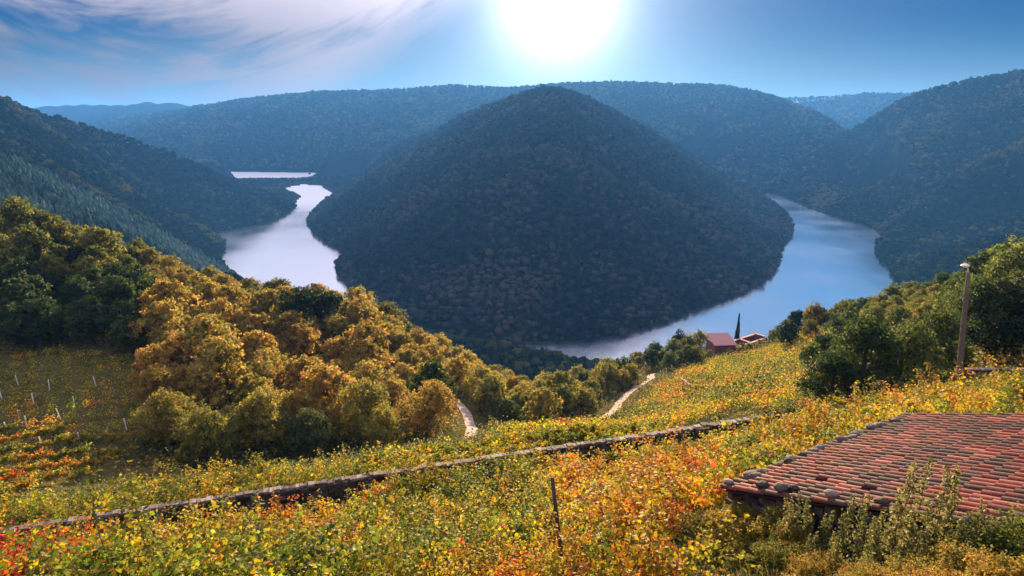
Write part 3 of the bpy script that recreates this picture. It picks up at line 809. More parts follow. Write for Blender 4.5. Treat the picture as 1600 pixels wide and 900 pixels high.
def stake(px, py, Y, h, r, lean, label, name='vine_stake', cat='stake', mt=None, group=None):
    q = P(px, py, Y); z = float(height(q[:1], q[1:2])[0])
    b = MB(); top = np.array([lean[0], lean[1], h]); b.tube([(0, 0, -.2), top * .35 + (.01, 0, 0), top * .7, top], [r * 1.1, r, r * .95, r * .85], 8)
    o = link(name, b.mesh(name, [mt or M_stake], True), None, (q[0], q[1], z)); tag(o, label, cat, group); return o
stake(884, 905, 14.2, 3.6, .06, (-.42, .1), 'dark leaning wooden stake standing tallest among the yellow vines')
stake(1226, 905, 12.9, 1.5, .09, (.05, .0), 'thick dark post stump below the corner of the tiled roof')
stake(106, 905, 14.6, 2.0, .045, (.0, .0), 'thin dark stake beside the bright red vine')
stake(698, 800, 24., 2.0, .06, (.03, 0), 'short brown stake between the vines just under the terrace wall')
stake(385, 905, 14.8, 1.7, .05, (.12, 0), 'slanting dark stake in the vines below the shaded stretch of wall')
stake(1347, 640, 40., 1.7, .04, (0, 0), 'thin pale pole beside the pale rock under the dark trees', mt=M_wood)
q = P(1320, 628, 41.5); stone_thing((q[0], q[1], float(height(q[:1], q[1:2])[0]) + .45), .55, 'pale lone rock at the foot of the dark round trees', None, 'rock', 'rock', .8)
for i, (px, py) in enumerate([(3,620),(12,674),(29,598),(31,654),(42,664),(53,628),(67,698),(78,607),(95,652),(117,632),(198,668),(232,626),(150,600),(125,690)]):
    x, y, z = ground_px(px, py + 4, 40)
    b = MB(); b.box((0, 0, .6), (.045, 0, 0), (0, .045, 0), (0, 0, .8), .6); b.box((0, 0, 1.42), (.055, 0, 0), (0, .055, 0), (0, 0, .02), .6)
    o = link('vineyard_post', b.mesh('vineyard_post', [M_white]), None, (x, y, z), rng.uniform(0, 1)); o.rotation_euler = (rng.normal() * .05, rng.normal() * .08, 0)
    tag(o, 'white post holding up the vines of the shaded lower vineyard', 'post', 'white posts in the lower vineyard')
q0 = P(1508, 585, 46.); q1 = P(1600, 585, 46.)
gw = MB(); gd = (q1 - q0) / 2; gd[2] = 0; gn = np.array([-gd[1], gd[0], 0]) / np.linalg.norm(gd)
z0 = float(height(q0[:1], q0[1:2])[0]); gc_ = (q0 + q1) / 2; gc_[2] = z0 + .5
gwall = empty('garden_wall', (gc_[0], gc_[1], z0), 'dark low garden wall behind the lamp post', 'wall')
gw.box(gc_, gd, gn * .15, UP * 1.1, .15); link('wall_face', rel(gw, (gc_[0], gc_[1], z0)).mesh('wall_face', [M_stone]), gwall)
gw = MB(); gw.box(gc_ + UP * 1.15, gd * 1.01, gn * .2, UP * .05, .5); link('coping', rel(gw, (gc_[0], gc_[1], z0)).mesh('coping', [M_cap]), gwall)

# ------------------------------------------------------------------ dirt path glimpsed between the trees
m, nt_, N_, L_ = mat('pale dirt'); c_ = ramp(N_, L_, noise(N_, L_, 1.5, 6, .6, geo_pos(N_)), [(.35, (.28,.22,.19)), (.65, (.48,.40,.36))]); bs = N_.new('ShaderNodeBsdfDiffuse'); L_.new(c_, bs.inputs[0]); out(N_, L_, bs.outputs[0]); M_path = m
PATH_PTS = [[(745,700,60),(735,676,71),(738,662,78),(730,645,88),(712,628,98)], [(940,660,88),(962,640,95),(968,628,100),(985,612,108),(1000,603,113),(1018,594,120),(1016,582,126),(1020,574,132)]]
path_xy = []
for pi_, pts in enumerate(PATH_PTS):
    q = np.array([P(*p)[:2] for p in pts]); d = np.concatenate([[0], np.cumsum(np.linalg.norm(np.diff(q, axis=0), axis=1))])
    tq = np.linspace(0, d[-1], 60); x = np.interp(tq, d, q[:, 0]); y = np.interp(tq, d, q[:, 1]); path_xy.append(np.stack([x, y], 1))
    tx = np.gradient(x); ty = np.gradient(y); l = np.hypot(tx, ty); V = []
    for u in np.linspace(-.75, .75, 7):
        xx = x - ty / l * u; yy = y + tx / l * u; V.append(np.stack([xx, yy, height(xx, yy) + .06 - .02 * abs(u)], 1))
    V = np.stack(V, 1).reshape(-1, 3); F = [(i * 7 + j, i * 7 + j + 1, (i + 1) * 7 + j + 1, (i + 1) * 7 + j) for i in range(59) for j in range(6)]
    tag(link('dirt_path', mk_mesh('dirt_path', V, np.array(F), [M_path], True)), 'pale dirt path between the trees', 'path', kind='structure')
path_all = np.concatenate(path_xy)

# ------------------------------------------------------------------ grapevines
def vine_proto(seed, w=.85, h=2.15, shoots=34, per=42, ls=.118, lobed=True):
    rg = np.random.default_rng(seed); b = MB()
    z0 = .55; tr = [(0, 0, -.15), (.05, .02, .2), (-.03, .05, .4), (.02, 0, z0)]; b.tube(tr, [.05, .04, .035, .03], 6)
    b.tube([(-w * .85, .03, z0 + .05), (-w * .4, 0, z0 + .1), (0, 0, z0), (w * .4, .02, z0 + .1), (w * .85, -.03, z0 + .06)], .022, 5)
    CC = []; NN = []; TT = []
    for k in range(shoots):
        x0 = rg.uniform(-w, w); a = rg.uniform(0, 2 * PI); p = np.array([x0, rg.normal() * .12, z0 + .08]); pts = [p.copy()]
        dirv = np.array([math.cos(a) * .5, math.sin(a) * .5, rg.uniform(.5, 1.5)]); ln = rg.uniform(.55, 1.15) * (h - z0) * 1.15
        if rg.random() < .12: ln *= 1.35; dirv[2] = 1.8
        for s in range(6):
            dd = dirv / np.linalg.norm(dirv); p = p + dd * ln / 6; dirv[2] -= rg.uniform(.12, .34); dirv[:2] += rg.normal(size=2) * .12; pts.append(p.copy())
        pts = np.array(pts); b.tube(pts, np.linspace(.011, .004, len(pts)), 4)
        u = rg.uniform(.05, 1., per) ** .8 * (len(pts) - 1.001); i = u.astype(int); fr = (u - i)[:, None]
        c = pts[i] * (1 - fr) + pts[i + 1] * fr + rg.normal(size=(per, 3)) * np.array([.11, .11, .08])
        c[:, 2] = np.maximum(c[:, 2], .12)
        CC.append(c); NN.append(rg.normal(size=(per, 3)) * .6 + np.array([0, .15, .55]) + (c - np.array([0, 0, z0])) * .3)
        base = rg.uniform(.15, .85); TT.append(np.stack([np.clip(base + rg.normal(size=per) * .10, 0, 1), np.clip(rg.uniform(0, .8) + rg.uniform(-.15, .25, per), 0, 1), np.zeros(per)], 1))
    c = np.concatenate(CC); V, F, T = leaves(c, np.concatenate(NN), ls * rg.uniform(.6, 1.25, len(c)), np.concatenate(TT), lobed, rg)
    return b.mesh('trunk', [M_cane], True), mk_mesh('foliage', V, F, [M_vine], False, T)
VP = [vine_proto(400 + k) for k in range(6)]
VPN = [vine_proto(415 + k, per=56, ls=.095) for k in range(4)]
VPS = [vine_proto(430 + k, 1.1, 1.3, 24, 18, .19, False) for k in range(4)]

wdir = wp[-1] - wp[1]; wdir[2] = 0; wdir /= np.linalg.norm(wdir); wn_ = np.array([wdir[1], -wdir[0], 0])   # towards the camera
cand = []
def barn_xy(x, y):
    q = np.array([x, y]) - E0[:2]; u = q @ eb[:2]; v_ = q @ ah[:2]; return u, v_
for row in range(11):
    off = 1.9 + row * 2.65
    for s in np.arange(-34, 34, 1.75):
        t_ = s + rng.normal() * .2
        base = wall_at(np.interp(t_, [-34, 34], [0, len(wp) - 1.001])) if False else None
        c = (wp[4] + wdir * t_) ; 
        # follow the curve of the wall
        k = np.argmin(((wp[:, :2] - c[:2]) ** 2).sum(1)); 
        proj_w = np.interp((c - wp[0]) @ wdir, (wp - wp[0]) @ wdir, (wp - wp[0]) @ wn_); c2 = wp[0] + wdir * ((c - wp[0]) @ wdir) + wn_ * (proj_w + off + rng.normal() * .15)
        cand.append((c2[0], c2[1], 'fore'))
for row in range(3):
    for s in np.arange(-40, 26, 1.75):
        c = wp[4] + wdir * (s + rng.normal() * .2); pw = np.interp((c - wp[0]) @ wdir, (wp - wp[0]) @ wdir, (wp - wp[0]) @ wn_)
        c2 = wp[0] + wdir * ((c - wp[0]) @ wdir) + wn_ * (pw - 1.25 - row * 1.6)
        cand.append((c2[0], c2[1], 'strip'))
# upper right: rows that carry on past the end of the wall and behind the barn
for row in range(10):
    for s in np.arange(0, 32, 1.8):
        c = np.array([20., 41., 0]) - np.array([-.35, 1, 0]) * row * 2. + np.array([1, .12, 0]) * s
        cand.append((c[0] + rng.normal() * .2, c[1] + rng.normal() * .2, 'upper'))
cand = [c for c in cand if math.hypot(c[0], c[1]) > 10.9]
def dist_wall(x, y): return seg_dist(np.array([x]), np.array([y]), [tuple(w_[:2]) for w_ in wp], False)[0][0]
sel = []
for x, y, zn in sorted(cand, key=lambda c: c[0] ** 2 + c[1] ** 2):
    u, v_ = barn_xy(x, y)
    if -1.3 < u < RW + .6 and -1.2 < v_ < 9: continue
    if dist_wall(x, y) < (1.2 if zn != 'strip' else 1.0): continue
    if any((x - a) ** 2 + (y - b_) ** 2 < 1.35 ** 2 for a, b_, *_ in sel): continue
    z = float(height(np.array([x]), np.array([y]))[0])
    px, py, dep = [float(q[0]) for q in proj(np.array([x]), np.array([y]), np.array([z + .9]))]
    if px < -70 or px > 1670 or py > 955 or py < 300: continue
    if zn == 'strip' and px > 1250: continue
    if px > 1190 and py > 800: continue
    if px > 1120 and y < 12: continue
    # the bare shaded ground under the wall
    if zn == 'fore' and dist_wall(x, y) < 4.3 and 60 < px < 540: continue
    if disc(x, y, z + .8, 1.0, True, .8) < .12: continue
    sel.append((x, y, zn, z, px, py))
nv = 0
def red_blob(px, py):
    s = 0
    for cx, cy_, r_, a in ((1075, 845, 85, .40), (1130, 870, 70, .40), (40, 850, 50, .8), (15, 880, 40, .6), (560, 770, 45, .15), (500, 800, 60, .22), (1440, 610, 40, .25), (760, 850, 60, .15), (945, 740, 60, .12), (1250, 690, 50, .08)):
        s = max(s, a * math.exp(-((px - cx) ** 2 + (py - cy_) ** 2) / (r_ * r_)))
    return s
ang0 = math.atan2(wdir[1], wdir[0])
for x, y, zn, z, px, py in sel:
    if nv >= 262: break
    tr_, fo_ = (VPN if y < 17 else VP if y < 36 else VPS)[rng.integers(6 if 17 <= y < 36 else 4)]
    hue = .41 + float(fbm(np.array([x]), np.array([y]), 4., 2, 55)[0]) * .32 + rng.normal() * .035 + red_blob(px, py)
    br = 1.0
    if zn == 'strip': hue = .38 + rng.normal() * .03
    if zn == 'upper': hue = .40 + rng.normal() * .06 + red_blob(px, py)
    if hue > .78: lab, grp = 'grapevine with deep red autumn leaves among yellow ones', 'red vines'
    elif zn == 'strip': lab, grp = 'yellow-green grapevine in the strip behind the stone wall', 'vines behind the wall'
    elif zn == 'upper': lab, grp = 'yellow grapevine on the slope above the tiled roof', 'vines above the roof'
    elif hue > .52: lab, grp = 'orange-leaved grapevine on the terrace below the stone wall', 'orange vines below the wall'
    else: lab, grp = 'yellow and green grapevine on the terrace below the stone wall', 'yellow vines below the wall'
    o = empty('grapevine', (x, y, z - .03), lab, 'grapevine', grp, ang0 + rng.normal() * .15 + (PI if rng.random() < .5 else 0), rng.uniform(.85, 1.2) * (.95 if zn == 'strip' else 1))
    link('trunk', tr_, o); f_ = link('foliage', fo_, o); f_.color = (float(np.clip(hue, 0, 1)), br * rng.uniform(.62, 1.08), 1, 1); nv += 1
# vines of the shaded lower vineyard
lowpoly = [(-60,600),(0,565),(110,548),(215,570),(240,625),(215,700),(190,740),(100,765),(-60,790)]
lows = []
c0 = np.array([-75., 62.]); dr_ = np.array([.80, .60]); dn_ = np.array([-.60, .80])
for r_ in range(-10, 14):
    for s in np.arange(-40, 60, 1.9):
        q = c0 + dn_ * r_ * 3.5 + dr_ * (s + rng.normal() * .15); z = float(height(q[:1], q[1:2])[0])
        px, py, dep = [float(k[0]) for k in proj(q[:1], q[1:2], np.array([z]))]
        if inpoly1(px, py, lowpoly): lows.append((q[0], q[1], z, px, py))
print('LOGV vines', nv, 'lower', len(lows), {z_: sum(1 for q in sel if q[2] == z_) for z_ in ('fore','strip','upper')})
lows.sort(key=lambda c: c[1])
rest = lows[max(0, 298 - nv):]; lows = lows[:max(0, 298 - nv)]
for x, y, z, px, py in lows:
    tr_, fo_ = VPS[rng.integers(4)]
    o = empty('grapevine', (x, y, z - .03), 'dull orange and green grapevine in the shaded lower vineyard with white posts', 'grapevine', 'vines of the lower vineyard', math.atan2(dr_[1], dr_[0]) + rng.normal() * .1, rng.uniform(.9, 1.25))
    link('trunk', tr_, o); f_ = link('foliage', fo_, o); f_.color = (float(np.clip(.44 + rng.normal() * .08, 0, 1)), .8, 1, 1)

# ------------------------------------------------------------------ the far vineyard on the right-hand slope and low growth: uncountable
def baked(name, centers, nper, size, spread, hue_fn, ramp_mat, label, cat, hmax=1.2, lift=.35, seed=9):
    rg = np.random.default_rng(seed); c = np.repeat(centers, nper, axis=0); n = len(c)
    off = rg.normal(size=(n, 3)) * np.array(spread); cc = c + off
    cc[:, 2] = c[:, 2] + np.clip(lift + off[:, 2], .02, hmax)
    h = np.repeat(hue_fn(centers), nper); T = np.stack([np.clip(h + rg.normal(size=n) * .13, 0, 1), rg.uniform(0, 1, n), np.zeros(n)], 1)
    V, F, TT = leaves(cc, rg.normal(size=(n, 3)) * .6 + np.array([0, .1, .6]), size * rg.uniform(.6, 1.3, n), T, False, rg)
    o = link(name, mk_mesh(name, V, F, [ramp_mat], False, TT)); o.color = (.5, 1, 1, 1); tag(o, label, cat, kind='stuff'); return o
M_vine2 = leaf_material('vine leaves of the far rows', VINE_RAMP, .52, 1.)
M_under = leaf_material('low growth', [(0., (.03,.05,.014)), (.35, (.10,.12,.03)), (.6, (.26,.20,.05)), (.8, (.34,.20,.07)), (1., (.28,.12,.06))], .45, 1.)
vpoly = [(985,645),(1040,600),(1075,580),(1112,566),(1160,556),(1210,545),(1262,522),(1310,512),(1330,545),(1290,560),(1262,585),(1262,625),(1222,645),(1192,648),(1100,660),(1000,675),(800,700),(760,690),(800,672),(930,660)]
vc = []
for r_ in range(-2, 60):
    for s in np.arange(-30, 75, 1.3):
        q = wp[-1][:2] + np.array([-wn_[0], -wn_[1]]) * (r_ * 2.6 + 4) + wdir[:2] * s + rng.normal(size=2) * .15
        (rng.random() > .14) and vc.append(q)
vc = np.array(vc); vz = height(vc[:, 0], vc[:, 1]); px, py, dep = proj(vc[:, 0], vc[:, 1], vz)
k = inside(px, py, vpoly); pd = np.array([((path_all - q) ** 2).sum(1).min() for q in vc]); k &= pd > 2.6 ** 2
vcen = np.stack([vc[k, 0], vc[k, 1], vz[k]], 1)
if rest: vcen = np.concatenate([vcen, np.array([q[:3] for q in rest])])
print('LOGV far vines', len(vcen))
baked('vineyard', vcen, 110, .19, (.5, .33, .36), lambda c: .43 + fbm(c[:, 0], c[:, 1], 9., 2, 5) * .26 + np.random.default_rng(3).normal(size=len(c)) * .09, M_vine2, 'yellow vineyard rows covering the slope below the dark trees', 'vineyard', 1.35, .75)

# low growth everywhere on the near slope
n = 26000
rr = 9 * np.power(235 / 9., rng.uniform(0, 1, n)); aa = rng.uniform(-.78, .78, n)
ux, uy = rr * np.sin(aa), rr * np.cos(aa); okk, uz = seen(ux, uy, .6, .004)
pd = np.array([((path_all - q) ** 2).sum(1).min() for q in np.stack([ux, uy], 1)])
px, py, _ = proj(ux, uy, uz); k = okk & ~inside(px, py, lowpoly) & (pd > 2.4 ** 2) & (px > -60) & (px < 1660) & (py < 960)
ucen = np.stack([ux[k], uy[k], uz[k]], 1); ur = rr[k]
for nm, lo_, hi_, np_, sz_, sp_, lab in (('undergrowth', 0, 26, 26, .085, .22, 'dry weeds and low leaves between the nearest vines'), ('scrub', 26, 70, 24, .17, .5, 'low scrub beyond the terrace wall'), ('thicket', 70, 240, 22, .33, 1.0, 'low thicket under the trees on the slope')):
    kk_ = (ur >= lo_) & (ur < hi_)
    baked(nm, ucen[kk_], np_, sz_, (sp_, sp_, sp_ * .6), lambda c: .32 + fbm(c[:, 0], c[:, 1], 7., 2, 15) * .5, M_under, lab, 'undergrowth', sp_ * 1.6, sp_ * .3, 21)

# ------------------------------------------------------------------ trees of the near slopes
wood_poly = [(-80,350),(60,352),(160,385),(260,420),(350,455),(450,490),(560,510),(640,538),(720,570),(800,600),(868,618),(900,602),(960,582),(1008,572),(1008,598),(962,618),(955,645),(930,655),(840,672),(775,672),(757,650),(738,630),(716,640),(722,684),(640,706),(500,724),(330,738),(262,728),(245,640),(225,566),(100,545),(0,560),(-80,565)]
right_poly = [(1020,572),(1060,545),(1110,532),(1112,548),(1200,530),(1290,508),(1310,540),(1262,560),(1262,600),(1290,612),(1380,610),(1485,588),(1520,590),(1600,590),(1680,600),(1680,400),(1600,420),(1500,440),(1400,455),(1300,482),(1210,505),(1100,515),(1020,550)]
singles = [ # kind, px, py, Y, scale, hue, bright, stretch, name, label
 ('pine', 462, 520, 112, 1.3, .16, .55, 1., 'dark_pine', 'dark dense pine standing tallest above the orange trees by the pale water'),
 ('pine', 505, 522, 118, 1.4, .10, .5, 1., 'dark_pine', 'dark open-crowned pine outlined against the pale river'),
 ('round', 120, 395, 118, .8, .08, .5, 1., 'evergreen_tree', 'dark evergreen on the golden crest in front of the blue pine wood'),
 ('round', 75, 385, 120, .72, .12, .5, 1., 'evergreen_tree', 'small dark evergreen peeping over the golden crest'),
 ('round', 318, 445, 116, .62, .12, .5, 1., 'evergreen_tree', 'small dark tree at the edge of the wood beside the pale water'),
 ('round', 382, 465, 118, .75, .3, .6, 1., 'evergreen_tree', 'brown-green tree at the water edge next to the dark pines'),
 ('round', 976, 600, 122, .92, .34, .7, .95, 'round_tree', 'dark rounded tree beside the winding dirt path'),
 ('pale', 1091, 552, 160, 1.12, .52, 1., 1., 'pale_tree', 'pale feathery tree between the river and the pink farmhouse'),
 ('pine', 1057, 550, 178, .85, .03, .4, 1., 'conifer', 'dark conifer in the water gap beside the pale feathery tree'),
 ('round', 1025, 560, 175, .5, .03, .35, 1., 'blue_bush', 'small dark bluish bush at the water edge by the path'),
 ('cypress', 1152, 522, 158, 1.0, .04, .6, 1., 'cypress', 'slim dark cypress standing behind the pink farmhouse'),
 ('round', 1243, 522, 140, .9, .12, .5, 1., 'round_tree', 'dark round-topped tree above the yellow vineyard by the blue water'),
 ('fine', 1300, 622, 46, .85, .16, .7, .9, 'dark_tree', 'broad dark tree at the edge of the yellow vineyard'),
 ('fine', 1345, 622, 48, 1.1, .18, .8, 1., 'dark_tree', 'tallest dark leafy tree left of the lamp post'.replace('left of', 'a few metres from')),
 ('fine', 1398, 612, 50, 1.0, .34, 1., .95, 'dark_tree', 'green-topped tree between the tall dark tree and the lamp post'),
 ('fine', 1455, 604, 54, 1.05, .30, .8, 1., 'green_tree', 'bright green tree right behind the lamp post'),
 ('fine', 1540, 600, 56, 1.25, .10, .5, 1., 'dark_tree', 'large dark tree over the garden wall'),
 ('fine', 1610, 600, 54, 1.25, .08, .5, 1.05, 'dark_tree', 'very dark tree cut by the edge of the garden wall'),
 ('fine', 1580, 500, 70, 1.0, .42, .8, 1., 'golden_tree', 'golden-topped tree above the dark tree over the wall'),
 ('round', 1537, 425, 135, 1.0, .46, .8, 1., 'golden_tree', 'golden tree rising alone against the dark valley wood behind the lamp head'),
]
placed = []
for kd, px, py, Y, sc, hue, br, st, nm, lab in singles:
    q = P(px, py, Y); z = float(height(q[:1], q[1:2])[0])
    gap_ = max(0., q[2] - z); H_ = {'round': 7., 'fine': 6.5, 'pine': 9., 'cypress': 5.2, 'pale': 6.}[kd] * sc
    if Y > 138: st = st * (H_ + gap_) / H_; print('LOGV single', nm, round(gap_, 1))
    put_plant(kd, nm, q[0], q[1], sc, hue, br, lab, 'tree', None, stretch=st, z=z)
    placed.append((q[0], q[1], 2.6 * sc)); disc(q[0], q[1], z + 4 * sc, 3. * sc, True, .9)
tc_ = []
for gy in np.arange(46, 205, 4.6):
    for gx in np.arange(-165, 165, 4.6):
        x = gx + rng.uniform(-1.9, 1.9); y = gy + rng.uniform(-1.9, 1.9); tc_.append((x, y))
tc_ = np.array(tc_); tz_ = height(tc_[:, 0], tc_[:, 1]); px, py, dep = proj(tc_[:, 0], tc_[:, 1], tz_)
iw = inside(px, py, wood_poly); ir_ = inside(px, py, right_poly)
# beyond the crest the trees go on down the slope
behind = (tc_[:, 1] > 125) & ~iw & ~ir_ & (px > -60) & (px < 1660)
ok_, _ = seen(tc_[:, 0], tc_[:, 1], 5.5, .0)
pth = np.array([((path_all - q) ** 2).sum(1).min() for q in tc_])
order = np.argsort((tc_ ** 2).sum(1)); nt_count = 0
windows = [(722, 650, 750, 682), (955, 612, 982, 645), (1006, 572, 1028, 602), (1108, 515, 1205, 566), (1495, 560, 1575, 600)]
for i in order:
    if not (iw[i] or ir_[i] or behind[i]) or not ok_[i] or pth[i] < 9: continue
    x, y = tc_[i]
    if nt_count >= 275: break
    R_ = 2.0 if ir_[i] else 2.3
    if any((x - a) ** 2 + (y - b_) ** 2 < (r_ * .75 + .9) ** 2 for a, b_, r_ in placed): continue
    small = 0.5 if (ir_[i] and px[i] < 1500) else (.72 if behind[i] else 1.)
    if px[i] > 690 and iw[i]: small = .66
    if 170 < px[i] < 430 and py[i] < 490: small = .68
    sc = small * rng.choice([rng.uniform(.7, .95), rng.uniform(.95, 1.2), rng.uniform(1.2, 1.5)], p=[.35, .4, .25])
    fx, fy = float(px[i]), float(py[i]); hpx = 7 * sc * FPX / dep[i]; wpx = 3 * sc * FPX / dep[i]
    bad = False
    for wx0, wy0, wx1, wy1 in windows:
        if fx + wpx > wx0 and fx - wpx < wx1 and fy > wy0 + 4 and fy - hpx < wy1: bad = True
    if bad: continue
    if disc(x, y, tz_[i] + 4 * sc, 3.1 * sc, False, .8) < .16: continue
    disc(x, y, tz_[i] + 4 * sc, 3.1 * sc, True, .8)
    nz = float(fbm(np.array([x]), np.array([y]), 22., 2, 61)[0])
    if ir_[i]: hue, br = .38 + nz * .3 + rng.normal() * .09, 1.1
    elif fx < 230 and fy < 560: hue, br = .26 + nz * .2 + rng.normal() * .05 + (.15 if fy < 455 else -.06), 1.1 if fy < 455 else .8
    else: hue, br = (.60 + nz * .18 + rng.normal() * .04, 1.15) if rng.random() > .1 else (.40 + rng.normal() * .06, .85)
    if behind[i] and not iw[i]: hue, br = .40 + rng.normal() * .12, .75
    hue = float(np.clip(hue, .02, .95))
    if ir_[i]:
        nm = 'green_tree' if hue < .4 else 'golden_tree'; lab, grp = ('green bushy tree on the slope around the lamp post and farmhouse', 'green trees of the farmhouse slope') if hue < .4 else ('golden-green tree on the slope around the lamp post and farmhouse', 'golden trees of the farmhouse slope')
    elif hue < .42: nm = 'oak_tree'; lab, grp = 'dark green tree in the wood above the lower vineyard', 'green trees above the lower vineyard'
    elif fx > 740: nm = 'orange_tree'; nm = 'chestnut_tree'; lab, grp = 'yellow-orange tree in the hollow beside the dirt path', 'trees in the hollow by the path'
    else: nm = 'chestnut_tree'; lab, grp = 'orange-brown tree in the dense wood behind the terrace wall', 'orange trees of the dense wood'
    kd = 'fine' if y < 75 else 'round'
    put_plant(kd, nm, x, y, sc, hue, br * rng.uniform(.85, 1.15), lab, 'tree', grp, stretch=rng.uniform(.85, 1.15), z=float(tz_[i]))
    placed.append((x, y, 2.6 * sc)); nt_count += 1
print('LOGV trees', nt_count)

# ------------------------------------------------------------------ weeds, spikes and brush before the barn
def spike_proto(seed, h=2.0):
    rg = np.random.default_rng(seed); b = MB(); CC = []; NN = []
    for s in range(4):
        a = rg.uniform(0, 2 * PI); q = np.array([math.cos(a), math.sin(a), 0]) * .12 * s * .5; hh = h * rg.uniform(.75, 1.1)
        pts = [q + np.array([rg.normal() * .03 * t, rg.normal() * .03 * t, hh * t]) for t in np.linspace(0, 1, 6)]; b.tube(pts, np.linspace(.012, .004, 6), 5)
        t = rg.uniform(.25, 1, 150); pp = np.array(pts); u = t * 4.999; i = u.astype(int); c = pp[i] + (pp[i + 1] - pp[i]) * (u - i)[:, None] + rg.normal(size=(150, 3)) * np.stack([.055 * (1.3 - t)] * 2 + [.02 * np.ones(150)], 1) * 1.6
        CC.append(c); NN.append(rg.normal(size=(150, 3)))
    c = np.concatenate(CC); n = len(c); V, F, T = leaves(c, np.concatenate(NN), .055 * rg.uniform(.6, 1.5, n), np.stack([rg.uniform(.1, .8, n), rg.uniform(0, 1, n), np.zeros(n)], 1), False, rg)
    return b.mesh('stem', [M_cane], True), mk_mesh('foliage', V, F, [M_under2], False, T)
M_under2 = leaf_material('weed leaves', [(0., (.05,.07,.02)), (.4, (.16,.18,.05)), (.7, (.32,.24,.08)), (1., (.36,.16,.08))], .45, .8)
SP = [spike_proto(600 + k) for k in range(3)]
def verge_Y(px):                 # how far ahead the near verge of the roof lies at this picture column
    us = np.linspace(-1, 7, 200); q = np.array([E0 + ea * u for u in us]); vx, _, _ = proj(q[:, 0], q[:, 1], q[:, 2]); return float(np.interp(px, vx, q[:, 1]))
for px, gap, sc in ((1322,.9,.95),(1348,1.3,.9),(1403,.9,1.25),(1416,1.5,1.05),(1472,.9,1.15),(1290,.6,.8),(1252,.8,.9),(1368,1.6,.85),(1445,1.6,.95),(1228,.9,.9),(1205,1.2,.7),(1500,1.4,.9),(1530,1.0,.8),(1385,.7,.9),(1270,1.5,.7),(1310,1.8,.7)):
    Y = verge_Y(px) - gap; q = P(px, 850, Y); z = float(height(q[:1], q[1:2])[0]); st_, fo_ = SP[rng.integers(3)]
    o = empty('weed', (q[0], q[1], z), 'tall spiky weed standing against the shaded barn wall', 'weed', 'tall weeds before the barn', rng.uniform(0, 6), sc); link('stem', st_, o); f_ = link('foliage', fo_, o); f_.color = (rng.uniform(.35, .65), 1., 1, 1)
for px, gap, sc, hue in ((1560,1.0,.42,.45),(1600,1.2,.5,.35),(1520,1.9,.4,.62),(1590,2.2,.4,.7),(1450,2.2,.3,.6),(1640,1.2,.55,.4),(1300,1.9,.32,.66),(1380,2.3,.3,.6),(1480,1.2,.32,.5),(1250,1.5,.34,.5),(1540,.6,.42,.5),(1210,1.6,.36,.45),(1340,2.4,.26,.72),(1420,2.6,.26,.75),(1270,2.4,.3,.7),(1500,2.6,.3,.8),(1170,1.4,.3,.5),(1150,.5,.55,.62),(1180,.7,.45,.5),(1215,.5,.5,.58),(1240,.9,.4,.66)):
    q = P(px, 860, verge_Y(px) - gap); put_plant('brush', 'brush', q[0], q[1], sc, hue, 1., 'low rust and ochre bush in the corner below the tiled roof', 'bush', 'bushes below the roof')
for px, py, Y, sc, hue, br in ((1215,655,45,.6,.2,.6),(1240,660,43.5,.65,.15,.5),(1265,655,44,.6,.2,.6),(1195,640,49,.5,.3,.7),(1440,612,45,.7,.4,1.),(1470,616,43,.6,.38,1.),(1410,622,43,.6,.3,.8),(1380,626,43,.5,.25,.7),(1560,612,42,.7,.4,.9),(1590,625,38,.7,.2,.6),(1530,606,43,.5,.5,1.),(1620,640,30,.6,.15,.5),(1580,655,29,.5,.12,.5),(1160,552,148,1.1,.5,1.),(1172,549,149,.9,.42,.9),(1186,546,151,1.,.5,1.),(1202,542,152,1.1,.4,.9),(1140,560,147,.7,.5,1.),(1108,562,148,1.,.45,1.),(1212,530,158,1.6,.4,.9),(1180,520,164,1.5,.48,1.),(1165,522,165,1.2,.3,.7),(1128,524,166,1.6,.5,1.),(1225,520,158,1.7,.3,.8)):
    q = P(px, py, Y); put_plant('bush', 'bush', q[0], q[1], sc, hue, br, 'leafy green bush on the slope between the wall end and the garden wall', 'bush', 'bushes on the upper slope')
tw = MB(); rgk = np.random.default_rng(31)
for (ax0, ay0), (bx0, by0) in (((1062, 598), (1080, 612)), ((1080, 612), (1128, 612))):
    a_ = np.array(ground_px(ax0, ay0, 60)); b_ = np.array(ground_px(bx0, by0, 60)); nst = int(np.linalg.norm(b_ - a_) / .7)
    for i in range(nst):
        for c in range(3):
            cc_ = a_ + (b_ - a_) * (i + .5) / nst; dv = (b_ - a_) / nst / 2; nn = np.array([-dv[1], dv[0], 0]); nn /= np.linalg.norm(nn)
            rock_box(tw, cc_ + UP * (.2 + .36 * c), dv, nn * .25, UP * .17, rgk, .1)
o_ = a_.copy(); tag(link('terrace_wall', rel(tw, o_).mesh('terrace_wall', [M_stone]), None, tuple(o_)), 'short broken stone terrace wall in the yellow vineyard below the farmhouse', 'wall')
